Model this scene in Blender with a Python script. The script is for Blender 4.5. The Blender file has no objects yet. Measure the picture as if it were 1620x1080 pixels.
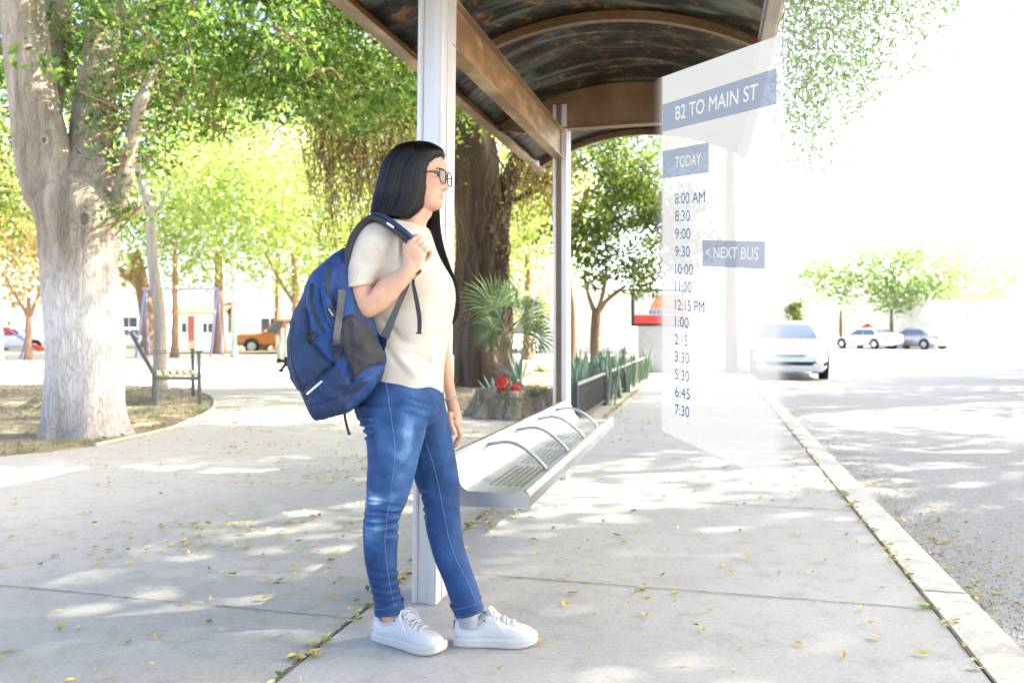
import bpy, math, random
import numpy as np
from mathutils import Vector, Matrix, noise
from mathutils.bvhtree import BVHTree
PI = math.pi
random.seed(7); RNG = np.random.default_rng(7)
SC = bpy.context.scene
COL = SC.collection
F = 1260.0; HOR = 525.0; CH = 1.05          # focal length in photo pixels, horizon row, eye height
TH = math.radians(14.0)
U = np.array([math.sin(TH), math.cos(TH), 0.0])   # along the street
V = np.array([math.cos(TH), -math.sin(TH), 0.0])  # towards the street
P0 = np.array([-.29, 3.15, 0.0])                 # foot of the near shelter post

def P(px, py, d):
    return np.array([(px-810)*d/F, d, CH+(HOR-py)*d/F])
def G(px, py, z=0.0):
    d = F*(CH-z)/(py-HOR)
    return np.array([(px-810)*d/F, d, z])
def L(s, l, z=0.0):
    return P0+s*U+l*V+np.array([0, 0, z])
def XY(px, d): return (px-810)*d/F

# ---------------------------------------------------------------- materials
def nd(nt, typ, **kw):
    n = nt.nodes.new(typ)
    for k, v in kw.items():
        if k in n.inputs: n.inputs[k].default_value = v
        else: setattr(n, k, v)
    return n
def base_mat(name):
    m = bpy.data.materials.new(name); m.use_nodes = True
    nt = m.node_tree; nt.nodes.clear()
    out = nt.nodes.new('ShaderNodeOutputMaterial')
    b = nt.nodes.new('ShaderNodeBsdfPrincipled')
    nt.links.new(b.outputs[0], out.inputs[0])
    return m, nt, b, out
def c4(c): return (c[0], c[1], c[2], 1)
def ramp(nt, fac, stops):
    r = nt.nodes.new('ShaderNodeValToRGB')
    e = r.color_ramp.elements
    while len(e) < len(stops): e.new(.5)
    for i, (p, c) in enumerate(stops):
        e[i].position = p; e[i].color = c4(c) if len(c) == 3 else c
    nt.links.new(fac, r.inputs[0]); return r
def pm(name, col, col2=None, scale=6, rough=.6, metal=0, bump=0, bscale=40, detail=4, stretch=(1, 1, 1), c3=None, spec=.5, rvar=0, tr=None, coat=0):
    m, nt, b, out = base_mat(name)
    tc = nt.nodes.new('ShaderNodeTexCoord'); mp = nd(nt, 'ShaderNodeMapping')
    mp.inputs['Scale'].default_value = stretch
    nt.links.new(tc.outputs['Object'], mp.inputs[0])
    b.inputs['Roughness'].default_value = rough; b.inputs['Metallic'].default_value = metal
    b.inputs['Specular IOR Level'].default_value = spec
    if coat: b.inputs['Coat Weight'].default_value = coat
    if col2 is None: col2 = tuple(x*.8 for x in col)
    n = nd(nt, 'ShaderNodeTexNoise', Scale=scale, Detail=detail, Roughness=.6)
    nt.links.new(mp.outputs[0], n.inputs['Vector'])
    st = [(.3, col2), (.7, col)] if c3 is None else [(.3, col2), (.5, col), (.66, c3)]
    r = ramp(nt, n.outputs[0], st)
    nt.links.new(r.outputs[0], b.inputs['Base Color'])
    if rvar:
        mr = nd(nt, 'ShaderNodeMapRange'); mr.inputs[3].default_value = rough-rvar; mr.inputs[4].default_value = rough+rvar
        nt.links.new(n.outputs[0], mr.inputs[0]); nt.links.new(mr.outputs[0], b.inputs['Roughness'])
    if bump:
        n2 = nd(nt, 'ShaderNodeTexNoise', Scale=bscale, Detail=3)
        nt.links.new(mp.outputs[0], n2.inputs['Vector'])
        bp = nd(nt, 'ShaderNodeBump', Strength=bump, Distance=.01)
        nt.links.new(n2.outputs[0], bp.inputs['Height']); nt.links.new(bp.outputs[0], b.inputs['Normal'])
    if tr:
        t = nd(nt, 'ShaderNodeBsdfTranslucent'); t.inputs[0].default_value = c4(tr)
        mx = nd(nt, 'ShaderNodeMixShader'); mx.inputs[0].default_value = .4
        nt.links.new(b.outputs[0], mx.inputs[1]); nt.links.new(t.outputs[0], mx.inputs[2]); nt.links.new(mx.outputs[0], out.inputs[0])
    return m
def leaf_mat(name, a, b_, c, tr, trf=.45):
    m, nt, b, out = base_mat(name)
    g = nt.nodes.new('ShaderNodeNewGeometry')
    r = ramp(nt, g.outputs['Random Per Island'], [(0, a), (.5, b_), (1, c)])
    nt.links.new(r.outputs[0], b.inputs['Base Color']); b.inputs['Roughness'].default_value = .55
    b.inputs['Specular IOR Level'].default_value = .3
    t = nd(nt, 'ShaderNodeBsdfTranslucent')
    mul = nd(nt, 'ShaderNodeMix', data_type='RGBA', blend_type='MULTIPLY'); mul.inputs[0].default_value = 1
    nt.links.new(r.outputs[0], mul.inputs[6]); mul.inputs[7].default_value = c4(tr)
    nt.links.new(mul.outputs[2], t.inputs[0])
    mx = nd(nt, 'ShaderNodeMixShader'); mx.inputs[0].default_value = trf
    nt.links.new(b.outputs[0], mx.inputs[1]); nt.links.new(t.outputs[0], mx.inputs[2]); nt.links.new(mx.outputs[0], out.inputs[0])
    return m
def bark_mat(name, dark, light, scale=9, bump=.9, white=None, stretch=(1, 1, .14)):
    """bark with vertical fissures; white=(z0,z1) is limewash on the lower trunk"""
    m, nt, b, out = base_mat(name)
    tc = nt.nodes.new('ShaderNodeTexCoord'); mp = nd(nt, 'ShaderNodeMapping'); mp.inputs['Scale'].default_value = stretch
    nt.links.new(tc.outputs['Object'], mp.inputs[0])
    wv = nd(nt, 'ShaderNodeTexNoise', Scale=scale, Detail=6, Roughness=.65, Distortion=.6)
    nt.links.new(mp.outputs[0], wv.inputs['Vector'])
    vo = nd(nt, 'ShaderNodeTexVoronoi', Scale=scale*5); vo.feature = 'DISTANCE_TO_EDGE'
    r = ramp(nt, wv.outputs[0], [(.3, dark), (.5, tuple((x+y)/2 for x, y in zip(dark, light))), (.7, light)])
    dn = nd(nt, 'ShaderNodeTexNoise', Scale=scale*3, Detail=4); nt.links.new(mp.outputs[0], dn.inputs['Vector'])
    dv = nd(nt, 'ShaderNodeMix', data_type='RGBA', blend_type='ADD'); dv.inputs[0].default_value = .09; nt.links.new(mp.outputs[0], dv.inputs[6]); nt.links.new(dn.outputs['Color'], dv.inputs[7]); nt.links.new(dv.outputs[2], vo.inputs['Vector'])
    rv = ramp(nt, vo.outputs[0], [(0, (.55, .5, .45)), (.09, (1, 1, 1))])
    mul = nd(nt, 'ShaderNodeMix', data_type='RGBA', blend_type='MULTIPLY'); mul.inputs[0].default_value = .7
    nt.links.new(r.outputs[0], mul.inputs[6]); nt.links.new(rv.outputs[0], mul.inputs[7])
    colout = mul.outputs[2]
    if white:
        sx = nt.nodes.new('ShaderNodeSeparateXYZ'); nt.links.new(tc.outputs['Object'], sx.inputs[0])
        n3 = nd(nt, 'ShaderNodeTexNoise', Scale=3.5, Detail=7, Roughness=.7)
        nt.links.new(mp.outputs[0], n3.inputs['Vector'])
        ad = nd(nt, 'ShaderNodeMath', operation='MULTIPLY_ADD'); ad.inputs[1].default_value = 1.0; nt.links.new(n3.outputs[0], ad.inputs[0]); nt.links.new(sx.outputs[2], ad.inputs[2])
        r3 = ramp(nt, ad.outputs[0], [(0, (0, 0, 0)), (.35, (.75, .75, .75)), (.65, (.9, .9, .9)), (.95, (0, 0, 0))])
        mr = nd(nt, 'ShaderNodeMapRange'); mr.inputs[1].default_value = white[0]; mr.inputs[2].default_value = white[1]
        nt.links.new(ad.outputs[0], mr.inputs[0]); nt.links.new(mr.outputs[0], r3.inputs[0])
        mx = nd(nt, 'ShaderNodeMix', data_type='RGBA'); nt.links.new(r3.outputs[0], mx.inputs[0])
        nt.links.new(colout, mx.inputs[6])
        rw = ramp(nt, vo.outputs[0], [(0, (.4, .36, .31)), (.1, (.56, .54, .5)), (.3, (.62, .6, .56))])
        nt.links.new(rw.outputs[0], mx.inputs[7]); colout = mx.outputs[2]
    nt.links.new(colout, b.inputs['Base Color']); b.inputs['Roughness'].default_value = .9
    mm = nd(nt, 'ShaderNodeMath', operation='ADD'); mq = nd(nt, 'ShaderNodeMath', operation='MULTIPLY'); mq.inputs[1].default_value = .35; nt.links.new(rv.outputs[0], mq.inputs[0]); nt.links.new(mq.outputs[0], mm.inputs[0]); nt.links.new(wv.outputs[0], mm.inputs[1])
    bp = nd(nt, 'ShaderNodeBump', Strength=bump, Distance=.03); nt.links.new(mm.outputs[0], bp.inputs['Height']); nt.links.new(bp.outputs[0], b.inputs['Normal'])
    return m
def glass_mat(name, col=(.02, .025, .03), rough=.05, alpha=None):
    m, nt, b, out = base_mat(name)
    b.inputs['Base Color'].default_value = c4(col); b.inputs['Roughness'].default_value = rough
    b.inputs['Specular IOR Level'].default_value = .8
    if alpha is not None:
        t = nt.nodes.new('ShaderNodeBsdfTransparent'); mx = nt.nodes.new('ShaderNodeMixShader'); mx.inputs[0].default_value = alpha
        nt.links.new(t.outputs[0], mx.inputs[1]); nt.links.new(b.outputs[0], mx.inputs[2]); nt.links.new(mx.outputs[0], out.inputs[0])
    return m

# ---------------------------------------------------------------- mesh building
def link(o, parent=None):
    COL.objects.link(o)
    if parent is not None: o.parent = parent
    return o
def tag(o, label=None, cat=None, group=None, kind=None):
    if label: o['label'] = label
    if cat: o['category'] = cat
    if group: o['group'] = group
    if kind: o['kind'] = kind
    return o
def thing(name, label, cat, loc=(0, 0, 0), rz=0, group=None):
    o = bpy.data.objects.new(name, None); link(o)
    o.location = Vector([float(x) for x in loc]); o.rotation_euler = (0, 0, rz); o.empty_display_size = .1
    return tag(o, label, cat, group)
def np_mesh(name, verts, faces_list, mats=(), smooth=False, mi=None):
    """verts (n,3); faces_list: list of arrays (k,3) or (k,4) or list of tuples"""
    me = bpy.data.meshes.new(name)
    if isinstance(faces_list, np.ndarray):
        k = faces_list.shape[1]; n = len(faces_list)
        me.vertices.add(len(verts)); me.vertices.foreach_set('co', np.asarray(verts, np.float32).ravel())
        me.loops.add(n*k); me.loops.foreach_set('vertex_index', faces_list.astype(np.int32).ravel())
        me.polygons.add(n); me.polygons.foreach_set('loop_start', np.arange(0, n*k, k, dtype=np.int32))
        me.polygons.foreach_set('loop_total', np.full(n, k, np.int32))
        me.update(calc_edges=True)
    else:
        me.from_pydata([tuple(map(float, v)) for v in verts], [], [tuple(int(i) for i in f) for f in faces_list]); me.update()
    for m in mats: me.materials.append(m)
    if mi is not None: me.polygons.foreach_set('material_index', np.asarray(mi, np.int32))
    me.polygons.foreach_set('use_smooth', np.full(len(me.polygons), bool(smooth)))
    return me
class MB:
    def __init__(s): s.v = []; s.f = []; s.m = []
    def add(s, vs, fs, m=0):
        o = len(s.v); s.v += [tuple(map(float, v)) for v in vs]
        for f in fs: s.f.append(tuple(i+o for i in f)); s.m.append(m)
        return s
    def box(s, c, d, m=0, rz=0, R=None):
        c = np.array(c, float); hx, hy, hz = [x/2 for x in d]
        pts = np.array([(x, y, z) for x in (-hx, hx) for y in (-hy, hy) for z in (-hz, hz)])
        if R is None:
            ca, sa = math.cos(rz), math.sin(rz); R = np.array([[ca, -sa, 0], [sa, ca, 0], [0, 0, 1]])
        pts = pts@np.array(R).T+c
        return s.add(pts, [(0, 1, 3, 2), (4, 6, 7, 5), (0, 4, 5, 1), (2, 3, 7, 6), (0, 2, 6, 4), (1, 5, 7, 3)], m)
    def bar(s, a, b, w, h, m=0, up=(0, 0, 1)):
        a = np.array(a, float); b = np.array(b, float); d = b-a; ln = np.linalg.norm(d); x = d/ln
        z = np.array(up, float); y = np.cross(z, x); y /= np.linalg.norm(y); z = np.cross(x, y)
        return s.box((a+b)/2, (ln, w, h), m, R=np.stack([x, y, z], 1))
    def loft(s, rings, m=0, cap=True, closed=True):
        n = len(rings[0]); o = []
        vs = [p for r in rings for p in r]; fs = []
        for i in range(len(rings)-1):
            for j in range(n if closed else n-1):
                k = (j+1) % n
                fs.append((i*n+j, i*n+k, (i+1)*n+k, (i+1)*n+j))
        if cap:
            fs.append(tuple(range(n-1, -1, -1))); fs.append(tuple((len(rings)-1)*n+j for j in range(n)))
        return s.add(vs, fs, m)
    def tube(s, pts, r, n=8, m=0, cap=True, flat=1.0, up=(0, 0, 1)):
        pts = [np.array(p, float) for p in pts]; k = len(pts)
        rs = r if hasattr(r, '__len__') else [r]*k
        rings = []; side = None
        for i in range(k):
            t = pts[min(i+1, k-1)]-pts[max(i-1, 0)]; t = t/(np.linalg.norm(t)+1e-9)
            if side is None:
                a = np.array(up, float)
                if abs(a@t) > .95: a = np.array((1., 0, 0)) if abs(t[0]) < .9 else np.array((0, 1., 0))
                side = np.cross(t, a)
            side = side-(side@t)*t; side /= np.linalg.norm(side)+1e-9
            nn = np.cross(t, side)
            rings.append([pts[i]+rs[i]*(math.cos(2*PI*j/n)*side+flat*math.sin(2*PI*j/n)*nn) for j in range(n)])
        return s.loft(rings, m, cap)
    def strip(s, left, right, m=0, th=None, nrm=(0, 0, 1)):
        n = len(left); vs = [*left, *right]; fs = [(i, i+1, n+i+1, n+i) for i in range(n-1)]
        if th:
            nn = np.array(nrm, float)*th
            vs = vs+[np.array(p)+nn for p in vs]
            fs = fs+[(2*n+i, 3*n+i, 3*n+i+1, 2*n+i+1) for i in range(n-1)]
            for a in (0, n): fs += [(a+i, a+i+1, a+i+1+2*n, a+i+2*n) for i in range(n-1)]
            for i in (0, n-1): fs.append((i, n+i, 3*n+i, 2*n+i))
        return s.add(vs, fs, m)
    def prism(s, poly, vec, m=0):
        n = len(poly); vec = np.array(vec, float); a = [np.array(p, float) for p in poly]; b = [p+vec for p in a]
        return s.add(a+b, [tuple(range(n-1, -1, -1)), tuple(range(n, 2*n))]+[(i, (i+1) % n, n+(i+1) % n, n+i) for i in range(n)], m)
    def lathe(s, prof, c=(0, 0, 0), n=16, m=0):
        rings = [[(c[0]+r*math.cos(2*PI*j/n), c[1]+r*math.sin(2*PI*j/n), c[2]+z) for j in range(n)] for r, z in prof]
        return s.loft(rings, m, True)
    def build(s, name, mats, parent=None, smooth=False, origin=None, bevel=0, auto=None):
        if not isinstance(mats, (list, tuple)): mats = [mats]
        v = np.array(s.v, float)
        if origin is None and parent is not None and parent.get('worldgeo'): origin = parent['worldgeo']
        if origin is not None: v = v-np.array(origin, float)
        me = np_mesh(name, v, s.f, mats, smooth, s.m)
        o = link(bpy.data.objects.new(name, me), parent)
        if origin is not None and parent is None: o.location = Vector([float(x) for x in origin])
        if bevel:
            b = o.modifiers.new('b', 'BEVEL'); b.width = bevel; b.segments = 2; b.limit_method = 'ANGLE'; b.angle_limit = math.radians(40)
        return o
def wthing(name, label, cat, loc, group=None):
    """a thing whose parts are given in world coordinates"""
    o = thing(name, label, cat, loc, 0, group); o['worldgeo'] = [float(x) for x in loc]; return o
def copy_tree(o, parent=None):
    c = o.copy(); COL.objects.link(c); c.parent = parent
    for ch in list(o.children): copy_tree(ch, c)
    return c
def crom(pts, k):
    """Catmull-Rom resample of a list of vectors, k steps per span"""
    p = np.array(pts, float); n = len(p); out = []
    for i in range(n-1):
        a, b, c, d = p[max(i-1, 0)], p[i], p[i+1], p[min(i+2, n-1)]
        for j in range(k):
            t = j/k; out.append(.5*((2*b)+(c-a)*t+(2*a-5*b+4*c-d)*t*t+(3*b-a-3*c+d)*t**3))
    out.append(p[-1]); return np.array(out)
def superring(c, hx, hy, n=32, e=2.0):
    r = []
    for j in range(n):
        a = 2*PI*j/n; ca, sa = math.cos(a), math.sin(a)
        r.append(c+hx*(abs(ca)**(2/e))*(1 if ca >= 0 else -1)+hy*(abs(sa)**(2/e))*(1 if sa >= 0 else -1))
    return r
def rings_px(rows, k=4, n=32, e=2.2):
    """rows: (xl,yl,xr,yr,depth,half depth) in photo pixels -> rings of real size"""
    q = crom(rows, k); out = []
    for xl, yl, xr, yr, d, hw in q:
        a = P(xl, yl, d); b = P(xr, yr, d)
        out.append(superring((a+b)/2, (b-a)/2, np.array([0, hw, 0]), n, e))
    return out

# ---------------------------------------------------------------- foliage
def leaves(centers, size, n_, asp=.45, up=None, spread=None, sz_var=.35, droop=0.0, rng=RNG):
    """n_ leaves (folded rhombs) around each clump centre; returns verts, faces"""
    c = np.repeat(centers, n_, 0)
    if spread is not None: c = c+rng.normal(0, 1, c.shape)*np.asarray(spread)
    N = len(c)
    d = rng.normal(0, 1, (N, 3)); d[:, 2] -= droop; d /= np.linalg.norm(d, axis=1)[:, None]
    s = np.cross(d, rng.normal(0, 1, (N, 3))); s /= np.linalg.norm(s, axis=1)[:, None]
    z = (size*(1+rng.uniform(-sz_var, sz_var, N)))[:, None]
    nn = np.cross(d, s)*z*.12
    v = np.stack([c-d*z*.5, c+s*z*asp*.5+nn, c+d*z*.5, c-s*z*asp*.5+nn], 1).reshape(-1, 3)
    f = np.arange(N*4).reshape(-1, 4)
    return v, f
def ell_points(n, c, r, hollow=.55, rng=RNG, zlow=-1):
    out = []
    while len(out) < n:
        p = rng.uniform(-1, 1, 3); q = np.linalg.norm(p)
        if q > 1 or q < 1e-3 or p[2] < zlow: continue
        if q < hollow and rng.random() < .75: continue
        out.append(p*(1+.25*noise.noise(Vector(p*2.3))))
    return np.array(out)*np.array(r)+np.array(c)
def crown_obj(name, vf, mats, parent, origin):
    v = np.concatenate([x[0] for x in vf]); off = 0; fs = []; mi = []
    for i, (a, f) in enumerate(vf):
        fs.append(f+off); off += len(a); mi += [min(i, len(mats)-1)]*len(f)
    me = np_mesh(name, v-np.array(origin, float), np.concatenate(fs), mats, False, mi)
    return link(bpy.data.objects.new(name, me), parent)
def limb(mb, pts, r0, r1, n=12, k=5, wob=.1, seed=0, flare=0, m=0, thin=0):
    q = crom(pts, k); K = len(q); rings = []; side = None
    for i, p in enumerate(q):
        t = q[min(i+1, K-1)]-q[max(i-1, 0)]; t = t/np.linalg.norm(t)
        if side is None: side = np.cross(t, (0, 1., .05))
        side = side-(side@t)*t; side /= np.linalg.norm(side); nn = np.cross(t, side)
        f = i/(K-1); r = (r0+(r1-r0)*f**.8)*(1 if not thin else min(1, .35+.65*i/(k*thin)))
        rr = []
        for j in range(n):
            a = 2*PI*j/n; w = 1+wob*2*noise.noise(Vector((math.cos(a)*1.3+seed, math.sin(a)*1.3, i/k*.5+seed)))
            fl = 1+flare*math.exp(-f*K/k*3.2)*(1+.5*math.sin(5*a+seed))
            rr.append(p+r*w*fl*(math.cos(a)*side+math.sin(a)*nn))
        rings.append(rr)
    mb.loft(rings, m)
# ================================================================ world, light, camera
w = bpy.data.worlds.new("World"); SC.world = w; w.use_nodes = True
nt = w.node_tree; bg = nt.nodes['Background']
sk = nt.nodes.new('ShaderNodeTexSky'); sk.sky_type = 'NISHITA'; sk.sun_disc = False
SUN = np.array([.80, .22, .60]); SUN /= np.linalg.norm(SUN)
sk.sun_elevation = math.asin(SUN[2]); sk.sun_rotation = math.atan2(SUN[0], SUN[1]); sk.dust_density = 3.6; sk.ozone_density = .2; sk.air_density = .5
nt.links.new(sk.outputs[0], bg.inputs[0]); bg.inputs[1].default_value = .15
ld = bpy.data.lights.new('sun', 'SUN'); ld.energy = 4.0; ld.angle = math.radians(.55); ld.color = (1, .94, .84)
lo = link(bpy.data.objects.new('sun', ld)); lo.rotation_euler = Vector(SUN).to_track_quat('Z', 'Y').to_euler()
cam = bpy.data.cameras.new('camera'); co = link(bpy.data.objects.new('camera', cam)); SC.camera = co
cam.sensor_width = 36; cam.lens = F/1620*36; cam.shift_y = (HOR-540)/1620; cam.clip_end = 1500; cam.clip_start = .05
co.location = (0, 0, CH); co.rotation_euler = (PI/2, 0, 0)
cam.dof.use_dof = True; cam.dof.focus_distance = 2.62; cam.dof.aperture_fstop = 3.4
SC.view_settings.view_transform = 'Standard'; SC.view_settings.look = 'None'; SC.view_settings.exposure = 2.85
SC.view_settings.gamma = 1
SC.cycles.use_denoising = True
SC.cycles.max_bounces = 8; SC.cycles.transparent_max_bounces = 16

# ================================================================ ground
def concrete(name, a, b_, stain):
    m, nt, b, out = base_mat(name)
    tc = nt.nodes.new('ShaderNodeTexCoord')
    n1 = nd(nt, 'ShaderNodeTexNoise', Scale=.7, Detail=6, Roughness=.65); n2 = nd(nt, 'ShaderNodeTexNoise', Scale=60, Detail=4, Roughness=.7)
    n3 = nd(nt, 'ShaderNodeTexNoise', Scale=9, Detail=5, Roughness=.7, Distortion=.5)
    for n in (n1, n2, n3): nt.links.new(tc.outputs['Object'], n.inputs['Vector'])
    r1 = ramp(nt, n1.outputs[0], [(.3, a), (.7, b_)]); r2 = ramp(nt, n2.outputs[0], [(.35, (.8, .8, .79)), (.6, (1, 1, 1))])
    r3 = ramp(nt, n3.outputs[0], [(.3, stain), (.5, (1, 1, 1))])
    m1 = nd(nt, 'ShaderNodeMix', data_type='RGBA', blend_type='MULTIPLY'); m1.inputs[0].default_value = .7
    nt.links.new(r1.outputs[0], m1.inputs[6]); nt.links.new(r2.outputs[0], m1.inputs[7])
    m2 = nd(nt, 'ShaderNodeMix', data_type='RGBA', blend_type='MULTIPLY'); m2.inputs[0].default_value = .8
    nt.links.new(m1.outputs[2], m2.inputs[6]); nt.links.new(r3.outputs[0], m2.inputs[7])
    nt.links.new(m2.outputs[2], b.inputs['Base Color']); b.inputs['Roughness'].default_value = .85
    bp = nd(nt, 'ShaderNodeBump', Strength=.25, Distance=.004); nt.links.new(n2.outputs[0], bp.inputs['Height']); nt.links.new(bp.outputs[0], b.inputs['Normal'])
    return m
M = {}
M['walk'] = concrete('sidewalk_concrete', (.37, .357, .335), (.44, .425, .4), (.78, .77, .76))
M['path'] = concrete('path_concrete', (.39, .36, .305), (.46, .43, .365), (.76, .74, .7))
M['kerb'] = concrete('kerb_concrete', (.47, .45, .4), (.58, .55, .5), (.62, .58, .5))
M['farground'] = pm('pale_ground', (.5, .47, .42), (.42, .4, .35), .5, .9)
M['soil'] = pm('soil', (.24, .19, .12), (.13, .1, .06), 3, .95, bump=.8, bscale=25, c3=(.3, .26, .16), detail=8)
# asphalt
m, nt, b, out = base_mat('asphalt')
tc = nt.nodes.new('ShaderNodeTexCoord')
n1 = nd(nt, 'ShaderNodeTexNoise', Scale=.35, Detail=5); n2 = nd(nt, 'ShaderNodeTexNoise', Scale=90, Detail=3, Roughness=.8); v3 = nd(nt, 'ShaderNodeTexVoronoi', Scale=75)
for n in (n1, n2, v3): nt.links.new(tc.outputs['Object'], n.inputs['Vector'])
r1 = ramp(nt, n1.outputs[0], [(.3, (.235, .235, .235)), (.7, (.29, .29, .285))]); r2 = ramp(nt, v3.outputs['Color'], [(.1, (.7, .7, .7)), (.6, (1, 1, 1)), (.95, (1.35, 1.33, 1.28))])
m1 = nd(nt, 'ShaderNodeMix', data_type='RGBA', blend_type='MULTIPLY'); m1.inputs[0].default_value = .75
nt.links.new(r1.outputs[0], m1.inputs[6]); nt.links.new(r2.outputs[0], m1.inputs[7]); nt.links.new(m1.outputs[2], b.inputs['Base Color'])
b.inputs['Roughness'].default_value = .8
bp = nd(nt, 'ShaderNodeBump', Strength=.35, Distance=.008); nt.links.new(v3.outputs[0], bp.inputs['Height']); nt.links.new(bp.outputs[0], b.inputs['Normal'])
M['asphalt'] = m

def slab(name, pts, z0, z1, mat, kind='structure'):
    mb = MB(); mb.prism([(p[0], p[1], z0) for p in pts], (0, 0, z1-z0))
    return tag(mb.build(name, mat), kind=kind)
def sl(*a): return [L(s, l) for s, l in a]
mb = MB(); R_ = 700; mb.add([(-R_, -R_, -.14), (R_, -R_, -.14), (R_, R_, -.14), (-R_, R_, -.14)], [(0, 1, 2, 3)])
tag(mb.build('ground', M['farground']), kind='structure')
slab('road', sl((-14, 2.03), (31, 2.03), (31, 40), (-14, 40)), -.5, -.12, M['asphalt'])
slab('sidewalk', sl((-10, -.22), (31, -.22), (31, 1.86), (-10, 1.86)), -.5, 0, M['walk'])
slab('plaza_path', sl((-10, -45), (31, -45), (31, -.235), (-10, -.235)), -.5, 0, M['path'])
slab('far_pavement', [(3, -6, 0), (40, -6, 0), (40, 50, 0), (34.5, 50, 0), (4.2, 3, 0)], -.5, -.02, M['walk'])
tag(slab('kerb', sl((-10, 1.875), (31, 1.875), (31, 2.04), (-10, 2.04)), -.5, .003, M['kerb']))
# joints and cracks: thin dirt-filled ribbons
M['joint'] = pm('joint_dirt', (.17, .15, .11), (.08, .07, .05), 30, .95)
jb = MB()
def crack(a, b, w, n=60, seed=0, j=.006):
    a = np.array(a); b = np.array(b); d = (b-a)/np.linalg.norm(b-a); s = np.array([-d[1], d[0], 0]); l = []; r = []
    for i in range(n+1):
        t = i/n; c = a+(b-a)*t+s*j*noise.noise(Vector((t*n*.35, seed, 0)))*2
        ww = w*(.55+.9*abs(noise.noise(Vector((t*n*.5, seed+5, 3))))); l.append(c+s*ww+(0, 0, .004)); r.append(c-s*ww+(0, 0, .004))
    jb.strip(l, r)
crack(L(-4, -.228), L(25, -.228), .0075, 260, 1, .01)
for i, s in enumerate((-1.4, .32, 2.04, 3.75, 5.45, 7.2, 8.9, 10.6, 12.4)): crack(L(s, -.2), L(s, 1.86), .0045, 60, 10+i, .004)
for i, s in enumerate((-.3, 3.1, 6.5)): crack(L(s, -9), L(s, -.24), .004, 120, 30+i, .008)
crack(L(-4, 1.868), L(25, 1.868), .007, 260, 3, .006)
tag(jb.build('pavement_joints', M['joint']), kind='structure')
kb = MB()
for s in (-1.1, .55, 3.1, 5.6, 8.2): kb.strip([L(s-.004, 1.88, .006), L(s-.004, 2.035, .006)], [L(s+.004, 1.88, .006), L(s+.004, 2.035, .006)])
tag(kb.build('kerb_joints', M['joint']), kind='structure')

# planting beds
def bed(name, pxs, z=.012):
    pts = [G(x, y) for x, y in pxs]; pts = crom(pts+[pts[0]], 5)[:-1]
    # triangulated fan grid via ngon; slight mound thickness
    mb = MB(); mb.prism([(p[0], p[1], -.02) for p in pts], (0, 0, .02+z))
    return tag(mb.build(name, M['soil']), kind='structure'), pts
bedL, bl = bed('planting_bed_soil', [(-240, 752), (0, 722), (100, 712), (200, 695), (270, 678), (320, 658), (337, 644), (332, 629), (300, 617), (200, 610), (0, 608), (-260, 608)])
bedR, br = bed('tree_bed_soil', [(640, 602), (640, 640), (727, 648), (780, 657), (819, 665), (850, 668), (908, 667), (945, 644.5), (1000, 605.5), (1032, 590), (1000, 577), (800, 574), (640, 577)])
bedF, bf = bed('far_soil', [(-400, 560), (0, 559), (300, 558), (560, 556), (760, 556), (760, 551), (0, 551), (-400, 551)])
# low rounded concrete lip along the left bed
mb = MB(); q = [G(x, y) for x, y in [(150, 706), (200, 695.5), (270, 678.5), (320, 658.5), (338, 644), (333, 628.5), (300, 616)]]
mb.tube(crom([p+np.array([0, 0, .015]) for p in q], 8), .02, 8); tag(mb.build('bed_edging', M['path'], smooth=True), kind='structure')

# ================================================================ fallen leaves (uncountable litter)
M['dead'] = leaf_mat('fallen_leaf', (.52, .4, .1), (.6, .52, .22), (.44, .36, .17), (1, 1, .6), .2)
M['deadg'] = leaf_mat('fallen_green_leaf', (.08, .2, .03), (.16, .28, .05), (.2, .3, .06), (1, 1, .6), .2)
def litter(name, pts, size, mats, z, curl=.25):
    vs = []; fs = []; mi = []
    for i, p in enumerate(pts):
        a = random.uniform(0, 2*PI); s = size*random.uniform(.5, 1.5); w_ = s*random.uniform(.3, .55)
        d = np.array([math.cos(a), math.sin(a), 0]); e = np.array([-d[1], d[0], 0]); c = np.array([p[0], p[1], z(p) if callable(z) else z])
        k = curl*s; o = len(vs)
        vs += [c-d*s*.5+(0, 0, k*random.random()), c-d*s*.1+e*w_*.5+(0, 0, k*random.random()), c+d*s*.28+e*w_*.4+(0, 0, k*random.random()), c+d*s*.55+(0, 0, k*random.random()*1.3), c+d*s*.2-e*w_*.5+(0, 0, k*random.random()), c-d*s*.2-e*w_*.4+(0, 0, k*random.random()), c+(0, 0, .001)]
        for j in range(6): fs.append((o+j, o+(j+1) % 6, o+6)); mi.append(0 if random.random() < .87 else 1)
        mi[-6:] = [mi[-1]]*6
    me = np_mesh(name, np.array(vs), fs, mats, False, mi); o = link(bpy.data.objects.new(name, me))
    return tag(o, kind='stuff')
pts = []
def scat(n, s0, s1, l0, l1, bias=None):
    k = 0
    while k < n:
        s = random.uniform(s0, s1); l = random.uniform(l0, l1); p = L(s, l)
        if bias and random.random() > bias(s, l): continue
        if p[1] < .9: continue
        if .5+1.2*noise.noise(Vector((p[0]*1.1, p[1]*1.1, 4))) < random.random()*.9: continue
        pts.append(p); k += 1
scat(1500, -2, 9, -6, -.25); scat(330, -1.5, 8, -.2, 1.85); scat(650, 0, 5, -1.8, -.25)
for i in range(760): pts.append(L(random.uniform(-2, 14), -.228+random.gauss(0, .022)))
for i in range(260): pts.append(L(random.uniform(-2, 12), 1.868+random.gauss(0, .02)))
for i in range(60): pts.append(L(random.uniform(1.0, 1.6), -.12+random.gauss(0, .05)))
litter('fallen_leaves', pts, .038, [M['dead'], M['deadg']], .008)
pts = []
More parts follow.
